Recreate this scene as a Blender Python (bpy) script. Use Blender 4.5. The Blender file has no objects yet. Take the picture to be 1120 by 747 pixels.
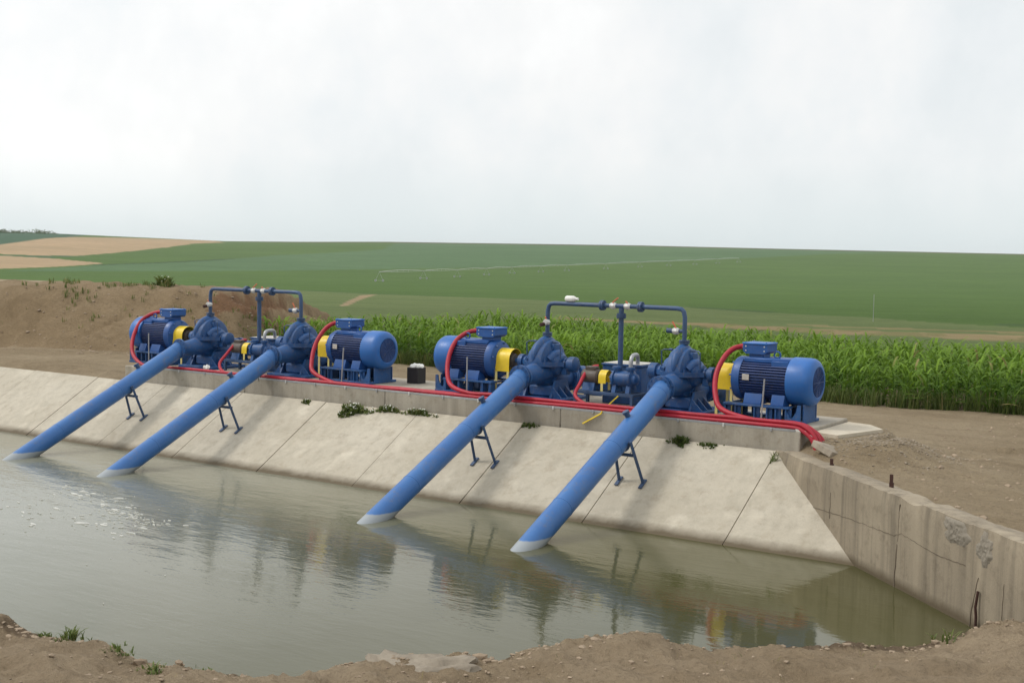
import bpy, bmesh, math, random
from mathutils import Vector, Matrix
import numpy as np, math
CAM = (20.04, -15.213, 3.829)
FWD_AZ = math.radians(-34.559)          # azimuth of the view, from +y towards +x
SHORE = np.array([(-80,-9.5),(-20,-8.9),(4,-8.5),(9.33,-8.25),(10.85,-8.35),(12.1,-8.25),(12.75,-7.75),(13.25,-7.05),(13.55,-6.75),(13.95,-6.29),
                  (14.71,-5.35),(15.99,-4.2),(17.06,-2.95),(19.0,-0.9),(24,4)])
WALL_P = np.array((13.06,1.68)); WALL_D = np.array((3.75,-3.58)); WALL_D = WALL_D/np.hypot(*WALL_D)
WALL_N = np.array((-WALL_D[1], WALL_D[0]))   # points away from the pool
BANK = np.array([(-60,-18),(-22,-0.5),(-10.3,4.9),(-6.3,6.1),(-4.4,7.6),(-3.2,9.3)])   # foot of the earth bank

def hash2(ix, iy, seed):
    n = (ix*374761393 + iy*668265263 + seed*1274126177) & 0x7fffffff
    n = ((n ^ (n >> 13))*1274126177) & 0x7fffffff
    return ((n ^ (n >> 16)) & 0xffff)/65535.0
def vnoise(x, y, seed=0):
    ix = np.floor(x).astype(np.int64); iy = np.floor(y).astype(np.int64)
    fx = x-ix; fy = y-iy; fx = fx*fx*(3-2*fx); fy = fy*fy*(3-2*fy)
    a = hash2(ix,iy,seed); b = hash2(ix+1,iy,seed); c = hash2(ix,iy+1,seed); d = hash2(ix+1,iy+1,seed)
    return (a+(b-a)*fx)*(1-fy)+(c+(d-c)*fx)*fy-0.5
def fbm(x, y, o=4, seed=0):
    s = 0; a = 1.0
    for k in range(o):
        s = s+a*vnoise(x*2**k, y*2**k, seed+k); a *= 0.5
    return s
def sdist(x, y, L):
    """distance to a polyline, positive on its right-hand side"""
    best = np.full(x.shape, 1e9); sg = np.ones(x.shape)
    for (ax,ay),(bx,by) in zip(L[:-1], L[1:]):
        dx, dy = bx-ax, by-ay; l2 = dx*dx+dy*dy
        t = np.clip(((x-ax)*dx+(y-ay)*dy)/l2, 0, 1)
        px, py = x-ax-t*dx, y-ay-t*dy
        d = np.hypot(px,py)
        cr = dx*(y-ay)-dy*(x-ax)
        m = d < best-1e-9
        best = np.where(m, d, best); sg = np.where(m, np.where(cr<0,1.0,-1.0), sg)
    return best*sg
def smooth(a, b, x):
    t = np.clip((x-a)/(b-a), 0, 1); return t*t*(3-2*t)

ED = np.array([20, 45, 60, 85, 120, 200, 400, 700, 1000, 1400])
EE = np.array([-185,-83,-63,-54,-49,-42.5,-30,-12.5,-1.5, 0.0])     # pixels under eye level
CR_PX = np.array([-900,-300, 0, 50, 139, 246, 330, 420, 700, 840, 1120, 1500, 2200])
CR_E  = np.array([ 8, 13, 14.6,14.2,11.6, 8.6,9.3,10.8,11.3,10.2,8.6, 6, 3])
def terrain(x, y):
    x = np.asarray(x, float); y = np.asarray(y, float)
    # --- near ground
    s = sdist(x, y, SHORE)                       # + towards the camera
    bank = np.where(s < 0, np.maximum(0.30+s*0.9+s*0.25*np.abs(s), -1.2), 0.30+0.172*s-0.0011*s*s)
    bank = np.where(s > 30, 2.6, bank)
    bank = bank+np.where(s > -1.5, 1, 0)*smooth(-1.5,0.3,s)*(0.20*fbm(x*0.9,y*0.9,4,3)+0.10*fbm(x*3.3,y*3.3,5,9)+0.05*np.abs(fbm(x*9,y*9,3,13)))
    side = np.clip(y*0.6016-0.14, -1.2, 0.99)
    plat = 1.02+0.08*fbm(x*0.35,y*0.35,3,5)*smooth(3.2,5,y)+0.03*fbm(x*2.5,y*2.5,3,15)
    rim = np.where(x < -1.6, smooth(1.9,2.6,y)*0.10, 0.0)
    side = np.where(side > 0.98, plat+rim, side)
    w = (x-WALL_P[0])*WALL_N[0]+(y-WALL_P[1])*WALL_N[1]       # + behind the retaining wall
    along = (x-WALL_P[0])*WALL_D[0]+(y-WALL_P[1])*WALL_D[1]
    behind = (w > 0.12) & (along > 0.0)
    yard = 1.0+0.08*fbm(x*0.45,y*0.45,4,21)+0.06*fbm(x*2.6,y*2.6,5,31)
    z = np.maximum(bank, side)
    z = np.where(behind, np.maximum(yard, bank), z)
    # gravel heap by the slabs
    g = np.exp(-(((x-14.45)/0.65)**2+((y-1.85)/0.6)**2))
    g2 = np.exp(-(((x-14.55)/0.4)**2+((y-2.75)/0.7)**2))
    z = z+(0.30*np.minimum(1,1.25*g)+0.24*g2*(1-g))*np.where(behind | (y > 1.8), 1, 0)*smooth(0.05,0.5,w)
    d3 = np.hypot((x-13.70)/0.50,(y-2.90)/0.86)
    z = np.where((x > 12.9) & ((w > 0.15) | (y > 1.85)), np.maximum(z, 1.262-0.42*np.maximum(0,d3-1.02)+0.03*fbm(x*3,y*3,3,71)*np.clip(d3-0.9,0,1)), z)
    # earth bank at the left
    b = -sdist(x, y, BANK)                       # + behind its foot
    endx = smooth(-4.4,-6.3, x+0.35*(y-9))
    bh = (np.clip(b*0.62,0,1.62)+0.0)
    bh = bh-np.clip((b-5.0)*0.35,0,1.7)
    bh = np.maximum(bh,0)*endx
    rough = 0.13*fbm(x*0.7,y*0.7,3,41)+0.10*fbm(x*2.6,y*2.6,4,51)
    uu = 1.12*x-0.22*y; gully = 0.9*np.maximum(0,0.11-np.abs(fbm(uu*1.9,y*0.25,2,61)))*(1+1.6*vnoise(x*0.7,y*0.9,63))+0.5*np.exp(-(((x+6.55+0.25*(y-10.5))/0.28)**2))*smooth(8.5,10,y)
    z = z+bh+np.where(bh > 0.02, np.minimum(bh,0.5)*2*(rough-gully), 0)
    # --- far fields
    dx, dy = x-CAM[0], y-CAM[1]
    D = np.hypot(dx,dy); az = np.arctan2(dx,dy)-FWD_AZ
    az = (az+np.pi)%(2*np.pi)-np.pi
    px = 560+1371.66*np.tan(np.clip(az,-1.1,1.1))
    e = np.interp(np.log(D+1e-6), np.log(ED), EE)
    cr = np.interp(px, CR_PX, CR_E)
    e = e+cr*smooth(250,1400,D)
    far = CAM[2]+e/1371.66*D*np.cos(np.clip(az,-1.1,1.1))
    crest = CAM[2]+(cr+0.0)/1371.66*1400*np.cos(np.clip(az,-1.1,1.1))
    far = np.where(D > 1400, crest-(D-1400)*0.02-((D-1400)/900)**2*3, far)
    back = smooth(0.9,1.5,np.abs(az))
    far = far*(1-back)+back*1.6
    m = smooth(42,62,D)*smooth(8,14,y+np.maximum(0,-x-12)*0.9)
    m = np.maximum(m, smooth(90,140,D))
    return z*(1-m)+far*m
# ------------------------------------------------------------------ scene basics
R = math.radians
sc = bpy.context.scene
col = sc.collection
random.seed(7)
rng = np.random.default_rng(11)
ZP = 1.36            # top of the plinth
YA = 2.76            # pump shaft line

# ------------------------------------------------------------------ materials
def new_mat(name):
    m = bpy.data.materials.new(name); m.use_nodes = True
    nt = m.node_tree; return m, nt, nt.nodes, nt.links, nt.nodes['Principled BSDF']
def N(nodes, t, **kw):
    n = nodes.new(t)
    for k, v in kw.items():
        if k in n.inputs.keys() if isinstance(k, str) else False: n.inputs[k].default_value = v
        else: setattr(n, k, v)
    return n
def noise(nodes, links, coord, scale, detail=5, rough=0.6, stretch=None):
    n = nodes.new('ShaderNodeTexNoise'); n.inputs['Scale'].default_value = scale
    n.inputs['Detail'].default_value = detail; n.inputs['Roughness'].default_value = rough
    if stretch:
        mp = nodes.new('ShaderNodeMapping'); mp.inputs['Scale'].default_value = stretch
        links.new(coord, mp.inputs['Vector']); links.new(mp.outputs['Vector'], n.inputs['Vector'])
    else: links.new(coord, n.inputs['Vector'])
    return n.outputs['Fac']
def ramp(nodes, links, fac, stops):
    r = nodes.new('ShaderNodeValToRGB'); links.new(fac, r.inputs['Fac'])
    el = r.color_ramp.elements
    while len(el) < len(stops): el.new(0.5)
    for e, (p, c) in zip(el, stops):
        e.position = p; e.color = (c, c, c, 1) if isinstance(c, (int, float)) else (*c, 1)
    return r.outputs['Color']
def mixc(nodes, links, fac, a, b, mode='MIX'):
    m = nodes.new('ShaderNodeMix'); m.data_type = 'RGBA'; m.blend_type = mode
    for s, v in ((m.inputs[0], fac), (m.inputs[6], a), (m.inputs[7], b)):
        if isinstance(v, (int, float)): s.default_value = v
        elif isinstance(v, tuple): s.default_value = (*v, 1)
        else: links.new(v, s)
    return m.outputs[2]
def math_(nodes, links, op, a, b=0.0, c=None):
    m = nodes.new('ShaderNodeMath'); m.operation = op
    for s, v in zip(m.inputs, (a, b, c)):
        if v is None: continue
        if isinstance(v, (int, float)): s.default_value = v
        else: links.new(v, s)
    return m.outputs[0]
def maprange(nodes, links, v, a, b, c=0.0, d=1.0):
    m = nodes.new('ShaderNodeMapRange'); links.new(v, m.inputs[0])
    for i, x in enumerate((a, b, c, d)): m.inputs[i+1].default_value = x
    return m.outputs[0]
def bump(nodes, links, h, strength, dist, bsdf, normal=None):
    b = nodes.new('ShaderNodeBump'); b.inputs['Strength'].default_value = strength; b.inputs['Distance'].default_value = dist
    links.new(h, b.inputs['Height'])
    if normal: links.new(normal, b.inputs['Normal'])
    if bsdf: links.new(b.outputs['Normal'], bsdf.inputs['Normal'])
    return b.outputs['Normal']
def paint(name, c, rough=0.35, var=0.25, dirt=0.35, metal=0.0, dirtc=(0.22,0.17,0.11)):
    m, nt, no, li, b = new_mat(name)
    tc = no.new('ShaderNodeTexCoord').outputs['Object']
    n1 = noise(no, li, tc, 2.3, 6); n2 = noise(no, li, tc, 17, 5, 0.7)
    c1 = mixc(no, li, ramp(no, li, n1, [(0.3,0.0),(0.7,1.0)]), tuple(x*(1-var) for x in c), tuple(min(1,x*(1+var)) for x in c))
    f = math_(no, li, 'MULTIPLY', ramp(no, li, n2, [(0.52,0.0),(0.75,1.0)]), dirt)
    c1 = mixc(no, li, f, c1, dirtc)
    n5 = noise(no, li, tc, 45, 3, 0.6)
    c1 = mixc(no, li, math_(no, li, 'MULTIPLY', ramp(no, li, n5, [(0.66,0.0),(0.71,1.0)]), dirt), c1, (0.10,0.06,0.04))
    n6 = noise(no, li, tc, 5.5, 8, 0.75)
    c1 = mixc(no, li, math_(no, li, 'MULTIPLY', ramp(no, li, n6, [(0.5,0.0),(0.7,1.0)]), dirt*0.5), c1, tuple(0.8*x+0.035 for x in c))
    li.new(c1, b.inputs['Base Color'])
    li.new(maprange(no, li, n2, 0.3, 0.8, rough*0.8, min(1,rough*1.5)), b.inputs['Roughness'])
    b.inputs['Metallic'].default_value = metal
    bump(no, li, n2, 0.08, 0.01, b)
    return m
M = {}
M['blue'] = paint('blue_paint', (0.03,0.10,0.27), 0.36)
M['blue_pump'] = paint('blue_cast_paint', (0.012,0.074,0.225), 0.46, 0.3, 0.5)
M['blue_motor'] = paint('blue_motor_paint', (0.012,0.08,0.285), 0.42, 0.2, 0.2)
M['blue_cowl'] = paint('blue_cowl_paint', (0.018,0.126,0.41), 0.40, 0.12, 0.15)
M['blue_pipe'] = None
M['navy'] = paint('shaded_fin_paint', (0.013,0.042,0.16), 0.5)  # darker blue carries the fins' self-shadow in the colour
M['steel_blue'] = paint('dark_blue_steel', (0.03,0.07,0.155), 0.45)
M['yellow'] = paint('yellow_paint', (0.78,0.56,0.02), 0.4, 0.1, 0.2)
M['yellow_leg'] = paint('pale_yellow_paint', (0.70,0.60,0.22), 0.45, 0.1, 0.3)
M['red'] = paint('red_conduit_plastic', (0.38,0.008,0.026), 0.5, 0.15, 0.2)
M['galv'] = paint('galvanised_steel', (0.42,0.43,0.44), 0.45, 0.15, 0.3, 0.6)
M['white_metal'] = paint('nickel_valve', (0.62,0.62,0.60), 0.35, 0.1, 0.1, 0.3)
M['orange'] = paint('orange_handle', (0.62,0.15,0.06), 0.4)
M['greybrown'] = paint('grey_brown_motor', (0.085,0.068,0.055), 0.5)
M['black'] = paint('black_plastic', (0.012,0.010,0.013), 0.45, 0.2, 0.1)
M['grille'] = paint('dark_grille', (0.016,0.06,0.21), 0.5)
M['white'] = paint('white_plastic', (0.78,0.78,0.74), 0.45, 0.06, 0.15)
M['plate'] = paint('metal_plate', (0.55,0.52,0.47), 0.45, 0.2, 0.3, 0.3)
M['rust'] = paint('rusty_iron', (0.055,0.022,0.015), 0.85, 0.4, 0.5, 0, (0.03,0.015,0.01))
M['bolt'] = paint('bolt_steel', (0.03,0.06,0.15), 0.4)

def pipe_material():
    m, nt, no, li, b = new_mat('light_blue_pipe_paint')
    tcn = no.new('ShaderNodeTexCoord'); tc = tcn.outputs['Object']
    n1 = noise(no, li, tc, 1.1, 6); n2 = noise(no, li, tc, 9, 6, 0.7); n3 = noise(no, li, tc, 40, 3)
    c = mixc(no, li, ramp(no, li, n1, [(0.35,0.0),(0.65,1.0)]), (0.030,0.125,0.36), (0.046,0.165,0.42))
    f = math_(no, li, 'MULTIPLY', ramp(no, li, n2, [(0.5,0.0),(0.8,1.0)]), 0.35)
    c = mixc(no, li, f, c, (0.10,0.20,0.36))
    n5 = noise(no, li, tc, 3.0, 9, 0.75)
    c = mixc(no, li, math_(no, li, 'MULTIPLY', ramp(no, li, n5, [(0.56,0.0),(0.68,1.0)]), 0.5), c, (0.17,0.15,0.12))
    n6 = noise(no, li, tc, 60, 2, 0.5)
    c = mixc(no, li, math_(no, li, 'MULTIPLY', ramp(no, li, n6, [(0.70,0.0),(0.74,1.0)]), 0.6), c, (0.12,0.075,0.045))
    sp = no.new('ShaderNodeSeparateXYZ'); li.new(tc, sp.inputs[0])
    zz = math_(no, li, 'ADD', sp.outputs['Z'], math_(no, li, 'MULTIPLY', math_(no, li, 'SUBTRACT', n2, 0.5), 0.05))
    sc_ = maprange(no, li, zz, -1.255, -1.27, 0, 1)           # pale water-worn band at the mouth
    c = mixc(no, li, sc_, c, (0.30,0.33,0.35))
    li.new(c, b.inputs['Base Color'])
    li.new(maprange(no, li, n2, 0.3, 0.8, 0.30, 0.5), b.inputs['Roughness'])
    bump(no, li, n3, 0.04, 0.005, b)
    return m
M['blue_pipe'] = pipe_material()

def concrete(name, c1, c2, stain=(0.16,0.12,0.075), streak=0.0, wet=None, crack=False, st=0.6):
    m, nt, no, li, b = new_mat(name)
    tc = no.new('ShaderNodeTexCoord').outputs['Object']
    n1 = noise(no, li, tc, 0.55, 7, 0.62); n2 = noise(no, li, tc, 4.5, 8, 0.7); n3 = noise(no, li, tc, 38, 5, 0.7)
    c = mixc(no, li, ramp(no, li, n1, [(0.32,0.0),(0.68,1.0)]), c1, c2)
    c = mixc(no, li, math_(no, li, 'MULTIPLY', ramp(no, li, n2, [(0.52,0.0),(0.72,1.0)]), st), c, stain)
    c = mixc(no, li, math_(no, li, 'MULTIPLY', ramp(no, li, n3, [(0.5,0.0),(0.8,1.0)]), 0.35), c, tuple(x*0.55 for x in c1))
    if streak:
        n4 = noise(no, li, tc, 1.0, 5, 0.65, (5.5,5.5,0.22))
        c = mixc(no, li, math_(no, li, 'MULTIPLY', ramp(no, li, n4, [(0.46,0.0),(0.66,1.0)]), streak), c, tuple(x*0.42 for x in c1))
        n5 = noise(no, li, tc, 1.0, 4, 0.6, (2.2,2.2,0.3))
        c = mixc(no, li, math_(no, li, 'MULTIPLY', ramp(no, li, n5, [(0.55,0.0),(0.75,1.0)]), 0.5), c, tuple(min(1,x*1.3) for x in c2))
    if wet:
        sp = no.new('ShaderNodeSeparateXYZ'); li.new(tc, sp.inputs[0])
        z = math_(no, li, 'ADD', sp.outputs['Z'], math_(no, li, 'MULTIPLY', math_(no, li, 'SUBTRACT', n2, 0.5), wet[2]))
        c = mixc(no, li, maprange(no, li, z, wet[1], wet[0], 0, 0.95), c, (0.10,0.075,0.042))
    if crack:
        v = no.new('ShaderNodeTexVoronoi'); v.feature = 'DISTANCE_TO_EDGE'; v.inputs['Scale'].default_value = 0.55
        mp = no.new('ShaderNodeMixRGB'); mp.blend_type = 'ADD'; mp.inputs[0].default_value = 0.35
        nn = no.new('ShaderNodeTexNoise'); nn.inputs['Scale'].default_value = 2.5; nn.inputs['Detail'].default_value = 6; li.new(tc, nn.inputs['Vector'])
        li.new(tc, mp.inputs[1]); li.new(nn.outputs['Color'], mp.inputs[2]); li.new(mp.outputs[0], v.inputs['Vector'])
        cr = math_(no, li, 'MULTIPLY', maprange(no, li, v.outputs['Distance'], 0.012, 0.004, 0, 1), ramp(no, li, n1, [(0.53,0.0),(0.62,1.0)]))
        c = mixc(no, li, math_(no, li, 'MULTIPLY', cr, 0.55), c, (0.05,0.04,0.03))
    li.new(c, b.inputs['Base Color']); b.inputs['Roughness'].default_value = 0.9
    h = math_(no, li, 'ADD', math_(no, li, 'MULTIPLY', n2, 0.7), math_(no, li, 'MULTIPLY', n3, 0.4))
    bump(no, li, h, 0.35, 0.02, b)
    return m
M['slope'] = concrete('pale_slope_concrete', (0.42,0.375,0.29), (0.53,0.485,0.395), (0.29,0.235,0.165), 0.20, (0.025,0.12,0.10), False, 0.5)
M['joint'] = concrete('joint_dirt', (0.31,0.265,0.195), (0.39,0.34,0.26))
M['plinth'] = concrete('plinth_concrete', (0.30,0.265,0.21), (0.44,0.40,0.33), (0.20,0.16,0.10), 0.25)
M['wall'] = concrete('weathered_wall_concrete', (0.23,0.19,0.135), (0.345,0.29,0.21), (0.125,0.095,0.06), 0.5, (0.03,0.14,0.14))
M['crackfill'] = paint('crack_soil', (0.135,0.106,0.074), 0.9, 0.3, 0.3)
M['mortar'] = concrete('grey_mortar', (0.19,0.168,0.132), (0.30,0.265,0.21), (0.09,0.072,0.05))
M['slab'] = concrete('pale_slab_concrete', (0.48,0.42,0.32), (0.60,0.54,0.43), (0.3,0.24,0.16))
M['chunk'] = concrete('rubble_concrete', (0.24,0.20,0.15), (0.38,0.33,0.26), (0.11,0.085,0.06), 0.4)

def ground_material():
    m, nt, no, li, b = new_mat('ground_soil_and_fields')
    tc = no.new('ShaderNodeTexCoord').outputs['Object']
    at = no.new('ShaderNodeVertexColor'); at.layer_name = 'land'
    at2 = no.new('ShaderNodeVertexColor'); at2.layer_name = 'kind'
    sp = no.new('ShaderNodeSeparateColor'); li.new(at2.outputs['Color'], sp.inputs[0])
    soil = sp.outputs[0]
    # soil: clods, damp patches, pale dust, wheel streaks
    n1 = noise(no, li, tc, 0.35, 7, 0.65); n2 = noise(no, li, tc, 2.6, 8, 0.7); n3 = noise(no, li, tc, 16, 7, 0.75); n4 = noise(no, li, tc, 75, 3, 0.7)
    ns = noise(no, li, tc, 1.0, 6, 0.65, (0.35,2.6,1.0))
    base = at.outputs['Color']
    c = mixc(no, li, math_(no, li, 'MULTIPLY', ramp(no, li, n1, [(0.38,0.0),(0.58,1.0)]), 0.8), base, mixc(no, li, 1.0, base, (0.74,0.71,0.66), 'MULTIPLY'))
    c = mixc(no, li, math_(no, li, 'MULTIPLY', ramp(no, li, ns, [(0.5,0.0),(0.68,1.0)]), 0.55), c, mixc(no, li, 1.0, base, (0.62,0.59,0.55), 'MULTIPLY'))
    c = mixc(no, li, math_(no, li, 'MULTIPLY', ramp(no, li, n2, [(0.5,0.0),(0.72,1.0)]), 0.45), c, mixc(no, li, 1.0, base, (1.28,1.28,1.25), 'MULTIPLY'))
    c = mixc(no, li, math_(no, li, 'MULTIPLY', ramp(no, li, n3, [(0.50,0.0),(0.66,1.0)]), 0.55), c, mixc(no, li, 1.0, base, (0.45,0.42,0.38), 'MULTIPLY'))
    c = mixc(no, li, math_(no, li, 'MULTIPLY', ramp(no, li, n4, [(0.58,0.0),(0.72,1.0)]), 0.4), c, mixc(no, li, 1.0, base, (1.5,1.5,1.5), 'MULTIPLY'))
    # fields: broad tone drift, drill rows, tufts
    f1 = noise(no, li, tc, 0.012, 6, 0.6); f2 = noise(no, li, tc, 0.16, 6, 0.7); f3 = noise(no, li, tc, 1.0, 5, 0.7, (0.015,0.22,0.1)); f4 = noise(no, li, tc, 1.5, 4, 0.7)
    g = mixc(no, li, ramp(no, li, f1, [(0.3,0.0),(0.7,1.0)]), mixc(no, li, 1.0, base, (0.82,0.85,0.82), 'MULTIPLY'), mixc(no, li, 1.0, base, (1.15,1.12,1.1), 'MULTIPLY'))
    g = mixc(no, li, math_(no, li, 'MULTIPLY', ramp(no, li, f2, [(0.45,0.0),(0.65,1.0)]), 0.5), g, mixc(no, li, 1.0, base, (0.62,0.68,0.6), 'MULTIPLY'))
    g = mixc(no, li, math_(no, li, 'MULTIPLY', ramp(no, li, f3, [(0.42,0.0),(0.62,1.0)]), 0.6), g, mixc(no, li, 1.0, base, (0.72,0.76,0.7), 'MULTIPLY'))
    g = mixc(no, li, math_(no, li, 'MULTIPLY', ramp(no, li, f4, [(0.5,0.0),(0.7,1.0)]), 0.3), g, mixc(no, li, 1.0, base, (1.35,1.3,1.2), 'MULTIPLY'))
    li.new(mixc(no, li, soil, g, c), b.inputs['Base Color'])
    b.inputs['Roughness'].default_value = 0.95
    b.inputs['Specular IOR Level'].default_value = 0.15
    h = math_(no, li, 'ADD', math_(no, li, 'MULTIPLY', n3, 0.6), math_(no, li, 'ADD', math_(no, li, 'MULTIPLY', n2, 1.2), math_(no, li, 'MULTIPLY', n4, 0.25)))
    bump(no, li, h, 0.9, 0.10, b)
    return m
M['ground'] = ground_material()

def water_material():
    m, nt, no, li, b = new_mat('murky_canal_water')
    tc = no.new('ShaderNodeTexCoord').outputs['Object']
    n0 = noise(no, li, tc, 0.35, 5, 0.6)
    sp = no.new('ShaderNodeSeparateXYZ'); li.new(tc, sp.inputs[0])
    silt_glare = math_(no, li, 'ADD', maprange(no, li, sp.outputs['X'], 12.0, 4.5, 0.0, 1.0), math_(no, li, 'MULTIPLY', math_(no, li, 'SUBTRACT', n0, 0.5), 0.6))
    c = mixc(no, li, silt_glare, (0.074,0.072,0.028), (0.205,0.208,0.158))          # paler left: silty water with sky glare painted into the base
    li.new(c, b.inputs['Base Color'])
    b.inputs['Roughness'].default_value = 0.045; b.inputs['IOR'].default_value = 1.38
    # ripples: stronger at the left where the current enters, calm in the corner
    amp = maprange(no, li, sp.outputs['X'], 14.5, 4.0, 0.22, 1.0)
    nb = noise(no, li, tc, 0.22, 3, 0.5)
    amp = math_(no, li, 'MULTIPLY', amp, maprange(no, li, nb, 0.3, 0.7, 0.45, 1.4))
    w1 = noise(no, li, tc, 1.0, 4, 0.55, (1.3,4.2,1)); w2 = noise(no, li, tc, 1.0, 3, 0.6, (7,15,1))
    h = math_(no, li, 'MULTIPLY', math_(no, li, 'ADD', w1, math_(no, li, 'MULTIPLY', w2, 0.28)), amp)
    bump(no, li, h, 0.45, 0.022, b)
    return m
M['water'] = water_material()

def leaf_material(name, dark, light, trans=0.35, rough=0.45):
    m, nt, no, li, b = new_mat(name)
    at = no.new('ShaderNodeVertexColor'); at.layer_name = 'tone'
    sp = no.new('ShaderNodeSeparateColor'); li.new(at.outputs['Color'], sp.inputs[0])
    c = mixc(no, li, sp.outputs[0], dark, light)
    c = mixc(no, li, sp.outputs[1], c, (0.34,0.27,0.12))          # dry blades
    li.new(c, b.inputs['Base Color']); b.inputs['Roughness'].default_value = rough; b.inputs['Specular IOR Level'].default_value = 0.25
    t = no.new('ShaderNodeBsdfTranslucent'); li.new(c, t.inputs['Color'])
    mx = no.new('ShaderNodeMixShader'); mx.inputs[0].default_value = trans
    li.new(b.outputs[0], mx.inputs[1]); li.new(t.outputs[0], mx.inputs[2])
    li.new(mx.outputs[0], no['Material Output'].inputs['Surface'])
    return m
M['corn'] = leaf_material('maize_leaf', (0.038,0.10,0.009), (0.19,0.315,0.032), 0.30, 0.7)
M['grass'] = leaf_material('weed_leaf', (0.06,0.10,0.022), (0.19,0.23,0.065))
M['flower'] = paint('white_petal', (0.75,0.75,0.68), 0.6, 0.1, 0.0)
M['pebble'] = concrete('stone', (0.22,0.165,0.11), (0.40,0.33,0.25), (0.1,0.08,0.05))
M['clod'] = concrete('soil_clod', (0.25,0.19,0.13), (0.40,0.31,0.22), (0.15,0.11,0.07))
M['gravel'] = concrete('grey_gravel_stone', (0.24,0.195,0.14), (0.36,0.305,0.23), (0.15,0.12,0.08))
M['foam'] = paint('white_foam', (0.55,0.55,0.51), 0.6, 0.05, 0.0)

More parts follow.
